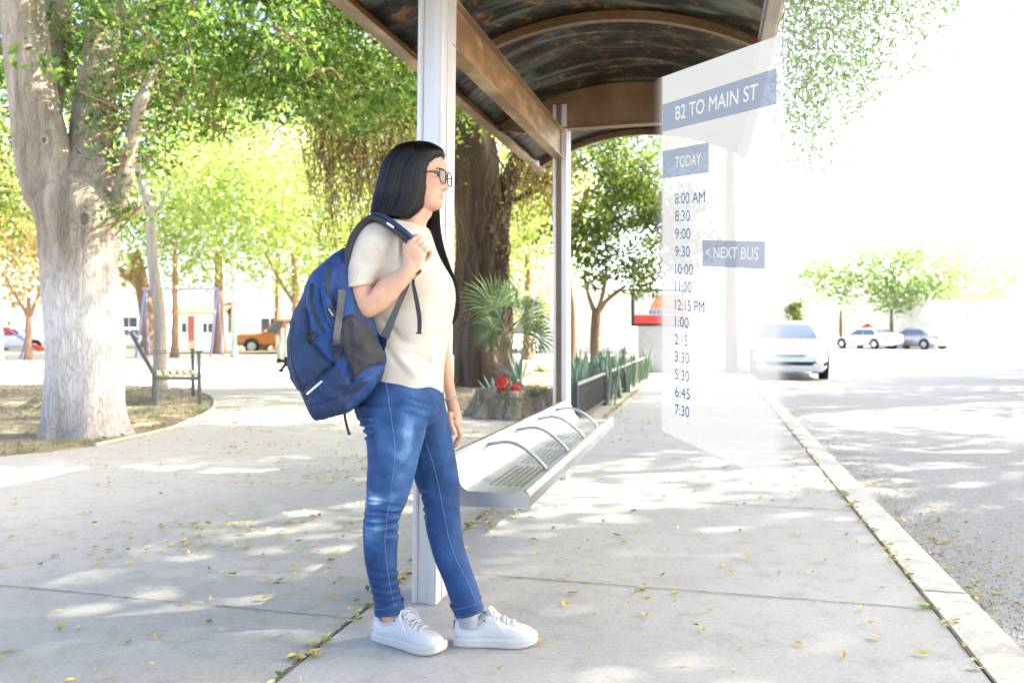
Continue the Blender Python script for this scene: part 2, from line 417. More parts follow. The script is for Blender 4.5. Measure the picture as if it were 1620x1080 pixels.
for i in range(900): pts.append(L(abs(random.gauss(0, 5))-1, 2.06+abs(random.gauss(0, .28))))
for i in range(160): pts.append(L(random.uniform(-1, 12), random.uniform(2.1, 6)))
litter('gutter_leaves', pts, .03, [M['dead'], M['deadg']], -.114)
def inpoly(p, poly):
    c = False; n = len(poly)
    for i in range(n):
        a, b_ = poly[i], poly[i-1]
        if (a[1] > p[1]) != (b_[1] > p[1]) and p[0] < (b_[0]-a[0])*(p[1]-a[1])/(b_[1]-a[1])+a[0]: c = not c
    return c
M['litterm'] = leaf_mat('bed_litter', (.3, .22, .08), (.4, .33, .14), (.22, .15, .06), (1, 1, .6), .2)
for poly, nm, n in ((bl, 'bed_leaf_litter', 2600), (br, 'tree_bed_leaf_litter', 2600)):
    pts = []; lo_ = np.min(poly, 0); hi_ = np.max(poly, 0)
    while len(pts) < n:
        p = (random.uniform(lo_[0], hi_[0]), random.uniform(lo_[1], hi_[1]), 0)
        if inpoly(p, poly): pts.append(p)
    litter(nm, pts, .06, [M['litterm'], M['deadg']], .022)
# sparse grass patches in the beds
gv = []; gf = []
for k in range(5200):
    poly = bl if k % 3 else br
    p = poly[random.randrange(len(poly))]*random.random()
    a, b_ = random.choice(poly), random.choice(poly); t = random.random(); p = a*t+b_*(1-t)
    if noise.noise(Vector((p[0]*.8, p[1]*.8, 9))) < .05 or not inpoly(p, poly): continue
    h = random.uniform(.03, .09); a = random.uniform(0, 2*PI); d = np.array([math.cos(a), math.sin(a), 0]); o = len(gv)
    gv += [p-d*.004+(0, 0, .01), p+d*.004+(0, 0, .01), p+np.array([random.gauss(0, .02), random.gauss(0, .02), h])]; gf.append((o, o+1, o+2))
M['grass'] = leaf_mat('grass', (.12, .18, .04), (.2, .26, .06), (.28, .28, .1), (1, 1, .5), .4)
tag(link(bpy.data.objects.new('grass', np_mesh('grass', np.array(gv), gf, [M['grass']]))), kind='stuff')
# gutter gravel
gv = []; gf = []
for k in range(3500):
    p = L(abs(random.gauss(0, 4))-1.2, 2.05+abs(random.gauss(0, .22)), -.118); r = random.uniform(.002, .007)
    o = len(gv); gv += [p+(r, 0, 0), p+(-r*.6, r, 0), p+(-r*.6, -r, 0), p+(0, 0, r*1.2)]; gf += [(o, o+1, o+3), (o+1, o+2, o+3), (o+2, o, o+3)]
M['gravel'] = pm('gravel', (.45, .43, .4), (.2, .19, .18), 40, .9)
tag(link(bpy.data.objects.new('gutter_gravel', np_mesh('gravel', np.array(gv), gf, [M['gravel']]))), kind='stuff')

# ================================================================ bus shelter (local frame: x along the street, y away from kerb -> we use y=-l)
M['alu'] = pm('brushed_aluminium', (.68, .675, .655), (.52, .52, .5), 3, .42, .35, bump=.05, bscale=90, stretch=(1, 1, .1), rvar=.08)
M['alubright'] = pm('stainless_steel', (.52, .525, .52), (.4, .405, .4), 2.5, .36, .75, bump=.03, bscale=120, stretch=(.2, 1, 1), rvar=.07)
M['brown'] = pm('brown_painted_steel', (.16, .088, .038), (.12, .062, .026), 4, .42, 0, bump=.08, bscale=50, c3=(.2, .115, .055))
M['brownw'] = pm('scuffed_brown_beam', (.2, .11, .042), (.12, .062, .024), 6, .4, 0, bump=.15, bscale=30, c3=(.42, .28, .14), stretch=(.5, 1, 1.4), detail=12)
m, nt, b, out = base_mat('dirty_roof_sheet')
tc = nt.nodes.new('ShaderNodeTexCoord'); mp = nd(nt, 'ShaderNodeMapping'); mp.inputs['Scale'].default_value = (1, 1, 1); mp.inputs['Rotation'].default_value = (0, 0, .5)
nt.links.new(tc.outputs['Object'], mp.inputs[0])
na = nd(nt, 'ShaderNodeTexNoise', Scale=26, Detail=6, Roughness=.75); nb = nd(nt, 'ShaderNodeTexNoise', Scale=2.4, Detail=5, Distortion=1.2); nc = nd(nt, 'ShaderNodeTexNoise', Scale=7, Detail=8, Roughness=.8)
mp2 = nd(nt, 'ShaderNodeMapping'); mp2.inputs['Scale'].default_value = (2.2, .5, 1); mp2.inputs['Rotation'].default_value = (0, 0, -.45); nt.links.new(tc.outputs['Object'], mp2.inputs[0])
nt.links.new(mp.outputs[0], na.inputs['Vector']); nt.links.new(mp2.outputs[0], nb.inputs['Vector']); nt.links.new(mp.outputs[0], nc.inputs['Vector'])
ra = ramp(nt, na.outputs[0], [(.35, (.004, .004, .004)), (.62, (.045, .036, .022))])
rb = ramp(nt, nb.outputs[0], [(.5, (0, 0, 0)), (.7, (.15, .18, .14))])
rc = ramp(nt, nc.outputs[0], [(.54, (0, 0, 0)), (.66, (.42, .18, .05))])
a1 = nd(nt, 'ShaderNodeMix', data_type='RGBA', blend_type='ADD'); a1.inputs[0].default_value = 1; a2 = nd(nt, 'ShaderNodeMix', data_type='RGBA', blend_type='ADD'); a2.inputs[0].default_value = .8
nt.links.new(ra.outputs[0], a1.inputs[6]); nt.links.new(rb.outputs[0], a1.inputs[7]); nt.links.new(a1.outputs[2], a2.inputs[6]); nt.links.new(rc.outputs[0], a2.inputs[7])
nt.links.new(a2.outputs[2], b.inputs['Base Color']); b.inputs['Roughness'].default_value = .33; b.inputs['Specular IOR Level'].default_value = .22
tl = nd(nt, 'ShaderNodeBsdfTranslucent'); nt.links.new(a2.outputs[2], tl.inputs[0]); mx = nd(nt, 'ShaderNodeMixShader'); mx.inputs[0].default_value = .3
nt.links.new(b.outputs[0], mx.inputs[1]); nt.links.new(tl.outputs[0], mx.inputs[2]); nt.links.new(mx.outputs[0], out.inputs[0])
M['roofsheet'] = m

sh = thing('bus_shelter', 'brown and silver bus shelter with a dark arched roof on two aluminium posts', 'bus shelter', P0, PI/2-TH)
# local x = along street (s), local y = -l
def post(s, top, base=True):
    mb = MB(); h = top
    for l0, l1 in ((-.05, -.028), (.012, .05)):
        mb.box((s, -(l0+l1)/2, h/2), (.17, l1-l0, h), 0)
        mb.box((s-.0865, -(l0+l1)/2, h/2), (.004, (l1-l0)*.55, h-.004), 0)
    mb.box((s, .008, h/2-.003), (.155, .0395, h), 0 if s < 1 else 1)
    mb.box((s, -.0518, h/2), (.05, .004, h-.01), 0)
    if s < 1: mb.v = [(x, y+.032*(1-z/2.62), z) for x, y, z in mb.v]
    o = mb.build('post', [M['alu'], M['brown']], sh, bevel=.003)
    if False:
        p = MB(); p.box((s, -.0, .006), (.24, .17, .012)); 
        for a in (-1, 1):
            for c in (-1, 1): p.lathe([(.011, 0), (.011, .02), (.006, .022), (.006, .03)], (s+a*.105, c*.07, .01), 6)
        p.build('base_plate', M['alu'], o)
    return o
post(0, 2.62); post(2.69, 2.67, True)
mb = MB(); mb.box((1.345, -.01, 2.215+.1), (2.53, .012, .2)); mb.box((1.345, -.01+.0, 2.217), (2.53, .07, .006)); mb.box((1.345, -.01, 2.413), (2.53, .07, .006))
bm = mb.build('main_beam', M['brownw'], sh)
bm.rotation_euler = (0, -math.radians(1.6), 0); bm.location = (0, 0, -.02)
rf = bpy.data.objects.new('roof', None); link(rf, sh); rf.rotation_euler = (0, -math.radians(1.2), 0); rf.location = (0, 0, -.005)
S0, S1 = -1.46, 4.15
def arcz(l):   # l from -.48 to 1.3
    t = (l+.48)/1.78; return 2.46+.03*t+.24*(1-(2*t-1)**2)
def arcpts(s, n=28, dz=0, l0=-.46, l1=1.28): return [(s, -(l0+(l1-l0)*i/n), arcz(l0+(l1-l0)*i/n)+dz) for i in range(n+1)]
mb = MB(); lo_ = arcpts(S0, dz=.035); hi_ = arcpts(S1, dz=.035); n = 29; NS = 12
vs = []; 
for k in range(NS+1):
    vs += arcpts(S0+(S1-S0)*k/NS, 28, .035)
vs += [(x, y, z+.006) for x, y, z in vs]; N1 = 29*(NS+1); fs = []
for k in range(NS):
    for i in range(28):
        a = k*29+i; fs += [(a, a+1, a+30, a+29), (N1+a, N1+a+29, N1+a+30, N1+a+1)]
mb.add(vs, fs); rs = mb.build('roof_sheet', M['roofsheet'], rf, smooth=True)
rs.name = 'roof_sheet'
# ribs
for s in (S0+.02, -.35 if False else 0.0, 1.345, 2.69, S1-.02):
    mb = MB(); deep = s in (0.0, 2.69)
    n = 28; a = arcpts(s, n, .032); wd = .045
    if deep:
        bot = [(x, y, min(2.435+.05*i/n if 3 < i else 2.47-.012*i, z-.03)) for i, (x, y, z) in enumerate(a)]
    else: bot = [(x, y, z-.05) for x, y, z in a]
    L_, R2 = [], []
    rings = []
    for (x, y, z), (_, _, zb) in zip(a, bot): rings.append([(x-wd/2, y, zb), (x+wd/2, y, zb), (x+wd/2, y, z), (x-wd/2, y, z)])
    mb.loft(rings)
    if deep: mb.box((s+.0, -.41, 2.45), (.09, 1.2, .012))
    mb.build('rib', M['brown'], rf, bevel=.002)
# eaves (channel sections)
def eave(l, zc, nm, out_):
    mb = MB(); s0, s1 = S0-.03, S1+.05; m_ = (s0+s1)/2; ln = s1-s0
    mb.box((m_, -l, zc), (ln, .008, .12)); mb.box((m_, -(l-out_*.035), zc-.057), (ln, .07, .006)); mb.box((m_, -(l-out_*.035), zc+.057), (ln, .07, .006))
    return mb.build(nm, M['brownw' if out_ < 0 else 'brown'], rf)
eave(-.48, 2.48, 'eave_beam', -1)
M['eavepale'] = pm('bleached_eave', (.42, .36, .3), (.3, .24, .18), 5, .5, 0, bump=.08)
mb = MB(); s0, s1 = S0-.03, S1+.05; mb.box(((s0+s1)/2, -1.315, 2.52), (s1-s0, .06, .12)); mb.box(((s0+s1)/2, -1.35, 2.555), (s1-s0, .05, .012)); mb.build('eave_beam', M['eavepale'], rf, bevel=.004)

# ---- bench of the shelter (attached seat): a thing of its own
bn = thing('shelter_bench', 'perforated stainless steel bench with four curved armrests fixed between the shelter posts', 'bench', L(-.13, .2, 0), PI/2-TH)
LEN = 2.62
# seat cross-section (l , z): back top -> back bottom -> seat -> front lip ; local y = -(l-.2)
def by(l): return -(l-.2)
mb = MB()
prof = [(.055, .575), (.075, .58), (.088, .57), (.135, .475), (.15, .458), (.165, .452)]
prof2 = [(.345, .452), (.36, .458), (.372, .465), (.385, .466), (.394, .458), (.397, .445), (.397, .405)]
def extr(prof, x0, x1, th=.003):
    vs = [(x0, by(l), z) for l, z in prof]+[(x1, by(l), z) for l, z in prof]+[(x0, by(l), z-th) for l, z in prof]+[(x1, by(l), z-th) for l, z in prof]
    n = len(prof); fs = []
    for i in range(n-1): fs += [(i, n+i, n+i+1, i+1), (2*n+i, 2*n+i+1, 3*n+i+1, 3*n+i)]
    mb.add(vs, fs)
extr(prof, 0, LEN); extr(prof2, 0, LEN)
# perforated sheet
cell = .036; l0, l1 = .165, .345
def seat_cells():
    ny = int(round((l1-l0)/.0255)); dy = (l1-l0)/ny; nx = int(round(LEN/cell)); dx = LEN/nx
    vs = []; fs = []
    for i in range(nx):
        x = (i+.5)*dx; sec = ((x+.0)-.0)/.53
        for j in range(ny):
            y = l0+(j+.5)*dy
            fr = (x-.12) % .53
            hole = (.03 < fr < .49) and 0 < j and .12 < x < LEN-.1
            o = len(vs); c = [(x-dx/2, y-dy/2), (x+dx/2, y-dy/2), (x+dx/2, y+dy/2), (x-dx/2, y+dy/2)]
            if not hole:
                vs += [(a, by(b_), .452) for a, b_ in c]; fs.append((o, o+1, o+2, o+3)); continue
            sk_ = dx*.18*(1 if j % 2 else -1)
            e = []
            for k in range(8):
                an = PI/4*k; e.append((x+sk_+math.cos(an)*dx*.3, y+math.sin(an)*dy*.4))
            ou = [(x+dx/2, y), c[2], (x, y+dy/2), c[3], (x-dx/2, y), c[0], (x, y-dy/2), c[1]]
            vs += [(a, by(b_), .452) for a, b_ in ou]+[(a, by(b_), .452) for a, b_ in e]+[(a, by(b_), .446) for a, b_ in e]
            for k in range(8):
                q = (k+1) % 8; fs += [(o+k, o+q, o+8+q, o+8+k), (o+8+k, o+8+q, o+16+q, o+16+k)]
    mb.add(vs, fs)
seat_cells()
# end panels
for x in (0, LEN):
    pl = [(x-.002, by(l), z) for l, z in [(.06, .575), (.088, .568), (.135, .472), (.16, .455), (.345, .455), (.375, .466), (.392, .455), (.396, .44), (.396, .402), (.06, .395)]]
    mb.prism(pl, (.004, 0, 0))
seat = mb.build('seat', M['alubright'], bn)
mb = MB(); mb.box((LEN/2, by(.19), .42), (LEN-.02, .06, .05)); mb.box((LEN/2, by(.31), .42), (LEN-.02, .06, .05)); mb.box((LEN/2, by(.25), .412), (LEN-.04, .0595, .01))  # rails widened and bridged under the seat so its holes look dark
for x in (.13+.0, .13+2.69-.02-.13): mb.box((min(x, LEN-.05), by(.15), .42), (.04, .3, .05))
mb.build('support_backing_rail', M['alu'], bn)
mb = MB(); mb.box((LEN/2, by(.052), .5), (LEN, .01, .15)); mb.build('back_plate', M['brown'], bn)
for s in (.39, .93, 1.45, 1.99):
    x = s+.13; mb = MB(); pts = []
    for i in range(17):
        t = i/16; l = .078+.268*t; z = .553+.022*math.sin(min(t*1.5, 1)*PI*.5)-.105*max(0, (t-.3)/.7)**1.9
        pts.append((x, by(l), z))
    mb.tube([(x, by(.07), .545)]+pts+[(x, by(.35), .45)], .0082, 12)
    mb.lathe([(.016, 0), (.016, .004), (.01, .006)], (x, by(.35), .452), 12)
    mb.build('armrest', M['alubright'], bn, smooth=True)
# ================================================================ trees
LG = leaf_mat('leaf_green', (.04, .08, .02), (.085, .155, .035), (.22, .31, .08), (2.2, 2.2, 1.3))
LY = leaf_mat('leaf_yellow_green', (.17, .23, .06), (.3, .36, .12), (.46, .49, .24), (1.6, 1.7, 1.1))
LO = leaf_mat('leaf_olive', (.1, .09, .03), (.19, .16, .05), (.32, .25, .1), (1.7, 1.5, .8))
LD = leaf_mat('leaf_dark', (.035, .06, .016), (.07, .11, .026), (.17, .2, .06), (1.8, 1.8, .8))
LP = leaf_mat('leaf_pale', (.12, .19, .08), (.22, .3, .13), (.4, .45, .25), (1.5, 1.6, 1.2))
LT = leaf_mat('leaf_orange', (.3, .2, .09), (.42, .3, .14), (.42, .38, .18), (1.6, 1.5, .8))
LS = leaf_mat('leaf_spray', (.16, .24, .1), (.28, .37, .17), (.42, .48, .27), (1.6, 1.7, 1.2))
BK1 = bark_mat('bark_limewashed', (.15, .115, .08), (.38, .33, .26), 7, .65, white=(.2, 2.5))
BK2 = bark_mat('bark_dark', (.03, .02, .013), (.17, .11, .068), 3.5, 1.6, stretch=(1, 1, .12))
BK3 = bark_mat('bark_pale', (.3, .26, .2), (.55, .5, .42), 8, .5)
BK4 = bark_mat('bark_tan', (.2, .11, .06), (.42, .27, .16), 6, .8)

# --- big double trunk tree, left
o = (-4.32, 8.05, 0)
t1 = wthing('park_tree', 'large double trunk tree with a limewashed base beside the park bench', 'tree', o)
mb = MB()
def w1(px, py, d=8.05): return P(px, py, d)
def bigtrunk():
    n = 72; rows = [(700, 50, 222), (693, 60, 208), (682, 66, 198), (665, 70, 193), (640, 72, 190), (600, 74, 192), (550, 76, 192), (500, 73, 190), (460, 71, 186), (420, 69, 184), (380, 66, 183), (350, 62, 184), (325, 57, 184), (305, 62, 176), (288, 74, 162), (274, 90, 142), (266, 104, 126)]
    rings = []
    q = crom([(y, a, b) for y, a, b in rows], 6)
    for y, a, b in q:
        c = (P(a, y, 8.05)+P(b, y, 8.05))/2; hx = (b-a)/2*8.05/F; z = c[2]; rr = []
        cleft = max(0, min(1, (z-1.0)/1.3))
        for j in range(n):
            an = 2*PI*j/n; ca, sa = math.cos(an), math.sin(an)
            r = 1-.20*cleft*math.exp(-((abs(ca)-.12)/.13)**2)*(1 if sa < 0 else .6)
            r *= 1+.05*noise.noise(Vector((ca*2.2, sa*2.2, z*.8)))+.03*noise.noise(Vector((ca*7, sa*7, z*1.2)))
            if z < .45: r *= 1+.16*(1-max(z, 0)/.45)*math.sin(5.0*an+.6)*(.6+.4*math.sin(3*an))
            rr.append(c+np.array([hx*ca*r, hx*.82*sa*r, 0]))
        rings.append(rr)
    for p in rings[0]: p[2] = -.03
    return rings
mb.loft(bigtrunk())
limb(mb, [w1(118, 440), w1(98, 350), w1(82, 290), w1(72, 240), w1(58, 170), w1(45, 90), w1(36, 10), w1(20, -90, 7.8), w1(10, -180, 7.6)], .31, .17, 28, 6, .08, 1, thin=1.6)
limb(mb, [w1(140, 380, 8.1), w1(147, 300, 8.2), w1(146, 240, 8.3), w1(150, 170, 8.5), w1(165, 60, 8.8), w1(190, -80, 9)], .33, .14, 28, 6, .1, 4, thin=1.2)
limb(mb, [w1(183, 330), w1(196, 285, 8.0), w1(206, 235), w1(215, 190), w1(228, 148), w1(250, 90, 8.4)], .09, .05, 14, 5, .05, 8)
limb(mb, [w1(60, 250, 8.4), w1(80, 130, 8.8), w1(90, 20, 9), w1(95, -90, 9.2)], .18, .12, 16, 5, .08, 6)
limb(mb, [w1(165, 60, 8.8), w1(260, 10, 9), w1(380, -20, 9.2), w1(520, -10, 9.5)], .09, .03, 10, 5, .08, 12)
limb(mb, [w1(228, 148, 8.3), w1(300, 60, 8.8), w1(330, -20, 9)], .04, .02, 8, 5, .08, 13)
limb(mb, [w1(20, -90, 7.8), w1(-150, -200, 7), w1(-250, -240, 6.4)], .12, .05, 10, 5, .08, 14)
# knot holes and burr
tr = mb.build('trunk', BK1, t1, smooth=True)
def knot(px, py, d, r, par):
    k = MB(); c = P(px, py, d)
    k.tube([c+np.array([r*math.cos(a), -.0+.008*math.sin(2*a), r*1.35*math.sin(a)]) for a in np.linspace(0, 2*PI, 17)], r*.32, 8)
    k.add([c+np.array([r*.85*math.cos(a), .005, r*1.1*math.sin(a)]) for a in np.linspace(0, 2*PI, 13)[:-1]], [tuple(range(12))], 1)
    return k.build('knot', [BK1, M['joint']], par, smooth=True)
knot(134, 347, 7.72, .055, t1); knot(70, 222, 7.72, .03, t1)
cl = []
c1 = ell_points(150, (-3.9, 9.5, 5.5), (3.4, 2.6, 2.0), .3, zlow=-.75)
c1 = np.array([p for p in c1 if p[2] > 1.05+.262*p[1]-.06*max(0, p[0]+3)])
c2 = ell_points(110, (-2.1, 11.5, 5.6), (2.6, 2.0, 1.7), .3, zlow=-.8)
c2 = np.array([p for p in c2 if p[2] > 1.05+.27*p[1]])
cf = np.array([P(x, y, d) for x, y, d in [(230, 60, 8.3), (250, 110, 8.3), (200, 110, 8.1), (280, 150, 8.6), (180, 205, 8.0), (195, 250, 8.0), (210, 170, 8.2), (300, 90, 8.5), (340, 130, 8.9), (120, 110, 8.9), (150, 40, 8.2), (160, 150, 8.0), (330, 200, 9.5), (265, 195, 8.9), (100, 60, 9.0), (230, 250, 8.6), (120, 230, 8.7), (200, 332, 7.9)]])
allc = np.concatenate([c1, c2]); rgt = np.random.default_rng(21); mb = MB()
for q in range(260):
    c = allc[rgt.integers(len(allc))] if q % 4 else cf[rgt.integers(len(cf))]; dd = rgt.normal(0, 1, 3); dd[2] = abs(dd[2])*.5; dd /= np.linalg.norm(dd); ln = rgt.uniform(.4, 1.0) if q % 4 else rgt.uniform(.08, .2)
    mb.tube(crom([c+dd*ln, c+dd*ln*.45+rgt.normal(0, .06, 3), c-dd*.3-np.array([0, 0, .12])], 3), [.014, .013, .012, .011, .01, .008, .005], 5, cap=False)
mb.build('twigs', BK4, t1)
crown_obj('crown', [leaves(allc, .06, 150, .5, spread=(.36, .36, .2), droop=.3, sz_var=.5), leaves(np.array([p+rgt.normal(0, .3, 3) for p in allc for _ in range(4)]), .1, 26, .55, spread=(.13, .13, .06), droop=.2, sz_var=.5), leaves(cf, .06, 210, .5, spread=(.17, .17, .12), droop=.3, sz_var=.5)], [LG, LG, LG], t1, o)

def simple_tree(name, label, px, d, base_y, pts, r0, r1, bark, crowns, leafm, nclump, nper, lsize, group=None, lspread=.5, limbs=(), asp=.5, droop=.2, flare=.3, seed=0):
    """pts: trunk path (px,py) at depth d; crowns: (px,py,d,rx,ry,rz)"""
    b = P(px, base_y, d); b[2] = 0
    t = wthing(name, label, 'tree', b, group); mb = MB()
    path = [b-np.array([0, 0, .05])]+[P(x, y, d) for x, y in pts]
    limb(mb, path, r0, r1, 16, 5, .12, seed, flare)
    for lp, a, c in limbs: limb(mb, [P(*q) if len(q) == 3 else P(q[0], q[1], d) for q in lp], a, c, 9, 4, .1, seed+3)
    mb.build('trunk', bark, t, smooth=True)
    cs = []
    for cx, cy, cd, rx, ry, rz in crowns:
        c = P(cx, cy, cd); vol = rx*ry*rz; cs.append(ell_points(max(3, int(nclump*vol/sum(q[3]*q[4]*q[5] for q in crowns))), c, (rx, ry, rz), .45))
    cs = np.concatenate(cs)
    crown_obj('crown', [leaves(cs, lsize, nper, asp, spread=(lspread, lspread, lspread*.7), droop=droop)], [leafm], t, b)
    return t
# --- T2 gnarled tree behind the shelter
d = 15.5; b = np.array([XY(772, d), d, 0])
t2 = wthing('gnarled_tree', 'huge gnarled dark tree with drooping bare twigs behind the shelter', 'tree', b)
mb = MB()
limb(mb, [P(772, 615, d), P(766, 560, d), P(770, 500, d), P(772, 430, d), P(768, 360, d), P(752, 290, d), P(742, 215, d), P(720, 130, d), P(690, 40, d)], .5, .4, 40, 7, .22, 2, .35)
limb(mb, [P(730, 560, d+.4), P(738, 470, d+.3), P(742, 380, d+.4), P(735, 300, d+.3), P(700, 215, d), P(655, 190, d), P(600, 160, d-.5), P(560, 100, d-1)], .27, .15, 22, 6, .2, 5)
limb(mb, [P(785, 420, d), P(795, 330, d+.3), P(812, 270, d+.5), P(840, 210, d+.8), P(880, 150, d+1)], .26, .1, 20, 6, .15, 7)
limb(mb, [P(655, 195, d), P(600, 205, d), P(560, 225, d), P(520, 260, d)], .1, .04, 10, 5, .1, 9)
limb(mb, [P(720, 130, d), P(640, 60, d), P(540, 20, d-1), P(450, 0, d-2)], .2, .08, 12, 5, .1, 10)
limb(mb, [P(800, 320, d), P(850, 300, d), P(900, 262, d)], .06, .03, 8, 5, .1, 11)
rg = np.random.default_rng(3)
for i in range(26):  # aerial roots clinging to the bark
    x = rg.uniform(735, 805); y = rg.uniform(230, 430)
    pts = [P(x+rg.normal(0, 6)-k*rg.uniform(-3, 3), y+k*38, d-.5+rg.uniform(-.05, .1)) for k in range(5)]
    mb.tube(crom(pts, 4), .018, 6)
mb.build('trunk', BK2, t2, smooth=True)
# drooping twigs
mb = MB(); tips = []
for i in range(420):
    x = rg.uniform(500, 665) if i % 3 else rg.uniform(815, 890); dd = d+rg.uniform(-2.2, 2); y = rg.uniform(60, 260) if x < 700 else rg.uniform(150, 280)
    p = P(x, y, dd); ln = rg.uniform(.7, 2.4) if x < 700 else rg.uniform(.5, 1.6); pts = []
    for k in range(6):
        t = k/5; q = p+np.array([rg.normal(0, .05)+.25*math.sin(i+t*2), rg.normal(0, .05), -ln*t]); pts.append(q); tips.append(q)
    mb.tube(pts, [.012*(1-.7*k/5) for k in range(6)], 4, cap=False)
mb.build('drooping_twigs', BK2, t2)
cs = np.concatenate([ell_points(90, P(600, 110, d), (2.6, 2.2, 1.9), .3), ell_points(60, P(830, 110, d+1), (2.4, 2.0, 1.6), .3)])
crown_obj('crown', [leaves(np.array(tips), .085, 5, .4, spread=(.12, .12, .12), droop=.8), leaves(cs, .12, 80, .5, spread=(.4, .4, .3))], [LO, LY], t2, b)

# --- slim trees and background trees
simple_tree('slim_tree', 'slim pale trunk tree with a limewashed base behind the park bench', 256, 14.5, 620, [(252, 580), (252, 500), (243, 420), (238, 340), (222, 275), (205, 200)], .13, .07, BK3, [(200, 90, 15, 1.6, 1.6, 1.3), (330, 150, 16, 1.5, 1.4, 1.0)], LG, 36, 170, .1, limbs=[([(240, 345), (262, 310), (270, 285)], .03, .012), ([(222, 275), (250, 200), (300, 140)], .05, .02)], lspread=.4)
def bt(i, px, d, h_y, crowns, leafm, trunk=BK4, r=.25, lean=0, n=90, per=62, ls=.26, label='', name='park_tree', limbs=(), grp='trees across the plaza', lsp=.75):
    by_ = HOR+F*CH/d
    return simple_tree(name, label, px, d, by_, [(px+lean*.3, by_-(by_-h_y)*.35), (px+lean*.6, by_-(by_-h_y)*.7), (px+lean, h_y)], r, r*.5, trunk, crowns, leafm, n, per, ls, grp, lsp, limbs, seed=i)
bt(1, 242, 36, 400, [(150, 330, 36, 5, 3, 3.2), (300, 380, 36, 4, 3, 2.2), (230, 240, 36, 5, 3, 3)], LY, r=.42, lean=-30, label='yellow green tree whose brown trunk leans left behind the purple swing frame', limbs=[([(236, 490), (225, 455), (205, 438), (185, 428), (150, 418), (110, 400)], .36, .12)])
bt(2, 277, 33, 380, [(300, 300, 33, 3.6, 2.5, 3.0)], LY, r=.16, n=50, label='thin orange trunk tree in the middle of the swing frame')
bt(3, 346, 38, 400, [(390, 380, 38, 4.4, 3, 2.4), (400, 270, 38, 5, 3, 3.4)], LY, r=.3, n=110, label='yellow green tree behind the right end of the swing frame')
bt(4, 470, 34, 400, [(480, 390, 34, 3.4, 2.6, 2.0), (500, 300, 34, 4.2, 3, 3)], LY, r=.2, lean=-6, n=110, label='bright yellow green tree over the front of the orange pickup', limbs=[([(466, 480), (440, 440), (420, 400)], .1, .05)])
bt(5, 590, 42, 400, [(570, 370, 42, 5, 3, 4.5), (640, 420, 42, 4, 3, 3), (640, 250, 42, 5, 3, 4)], LY, r=.3, n=130, label='yellow tree seen beside the back of the person head')
bt(6, 835, 30, 400, [(825, 400, 30, 2.4, 2.2, 2.6), (860, 300, 30, 2.8, 2.4, 2.4), (740, 330, 31, 1.8, 2, 3)], LY, r=.22, n=110, label='yellow green tree between the gnarled tree and the far shelter post')
bt(7, 45, 30, 470, [(40, 400, 30, 2.6, 2, 2.2), (0, 330, 30, 3, 2, 2)], LT, r=.14, n=60, label='small orange leaved tree with forking trunk at the left edge', limbs=[([(45, 500), (20, 460), (5, 430)], .08, .04), ([(48, 500), (66, 450), (75, 410)], .08, .04)])
bt(8, -10, 18, 380, [(15, 270, 18, 1.1, 1.5, 1.6), (-60, 230, 17, 1.6, 1.6, 2.2)], LD, r=.2, n=50, ls=.16, lsp=.45, label='dark green leafy tree cut by the left edge behind the double trunk')
bt(9, 120, 46, 400, [(90, 360, 46, 5, 3, 4), (250, 200, 46, 6, 3, 5), (60, 180, 46, 6, 3, 5)], LY, r=.3, n=150, ls=.32, label='tall pale yellow tree furthest back on the left')
bt(10, 440, 48, 400, [(420, 200, 48, 6.5, 3, 5), (560, 180, 48, 6, 3, 5), (400, 330, 48, 5, 3, 3)], LY, r=.3, n=170, ls=.32, label='tall yellow tree furthest back behind the orange pickup')
bt(11, 745, 40, 400, [(735, 420, 40, 3, 2.4, 3.0), (790, 330, 40, 4, 3, 3)], LY, r=.2, n=80, label='distant yellow green tree just behind the gnarled trunk')
# --- small dense orange tree by the railing
simple_tree('citrus_tree', 'round dense green citrus tree with low forking trunk beyond the railing', 943, 15.5, 600, [(941, 560), (942, 520), (944, 490)], .13, .09, BK4,
            [(985, 370, 15.5, 1.35, 1.2, 1.15), (1060, 350, 15.8, 1.1, 1.1, 1.1), (960, 300, 15.8, 1.0, 1.0, .8), (930, 400, 15.2, .6, .7, .6)], LD, 92, 80, .12, None, .19,
            limbs=[([(943, 500), (932, 470), (925, 440)], .06, .03), ([(943, 500), (960, 475), (990, 452)], .06, .03), ([(944, 495), (955, 460), (960, 420)], .05, .03)], flare=.5)
simple_tree('feathery_tree', 'light feathery tree rising above the citrus tree under the roof edge', 905, 21, 590, [(905, 500), (900, 400), (930, 300)], .16, .07, BK4,
            [(950, 255, 21, 1.5, 1.5, 1.2), (1040, 250, 21, 1.5, 1.4, 1.1), (1000, 200, 21, 2.4, 1.6, 1.0)], LG, 60, 120, .12, None, .35, limbs=[([(900, 380), (940, 300), (985, 245)], .05, .02)])
# --- far right trees over the parked cars
for i, (px, d, cs, lab, n) in enumerate([
    (1330, 62, [(1330, 440, 62, 3.0, 3, 2.0), (1300, 420, 62, 1.6, 2, 1.6)], 'pale green tree left of the far parked cars across the street', 60),
    (1410, 60, [(1410, 440, 60, 4, 3, 2.8), (1380, 470, 60, 3, 2, 1.6)], 'pale green tree directly above the silver car across the street', 80),
    (1465, 58, [(1480, 440, 58, 3.8, 3, 2.8)], 'leafy tree with leaning trunk above the orange roof', 70),
    (1540, 60, [(1540, 440, 60, 3.2, 3, 2.6), (1530, 470, 60, 2, 2, 1)], 'pale tree over the white building on the right', 60), (1618, 64, [(1622, 455, 64, 3.4, 3, 2.2)], 'pale tree cut by the right edge behind the white building', 50)]):
    bt(20+i, px, d, 490, cs, LP, r=.2, n=int(n*.8), per=45, ls=.34, label=lab, name='street_tree', grp='trees across the street', lsp=.7)
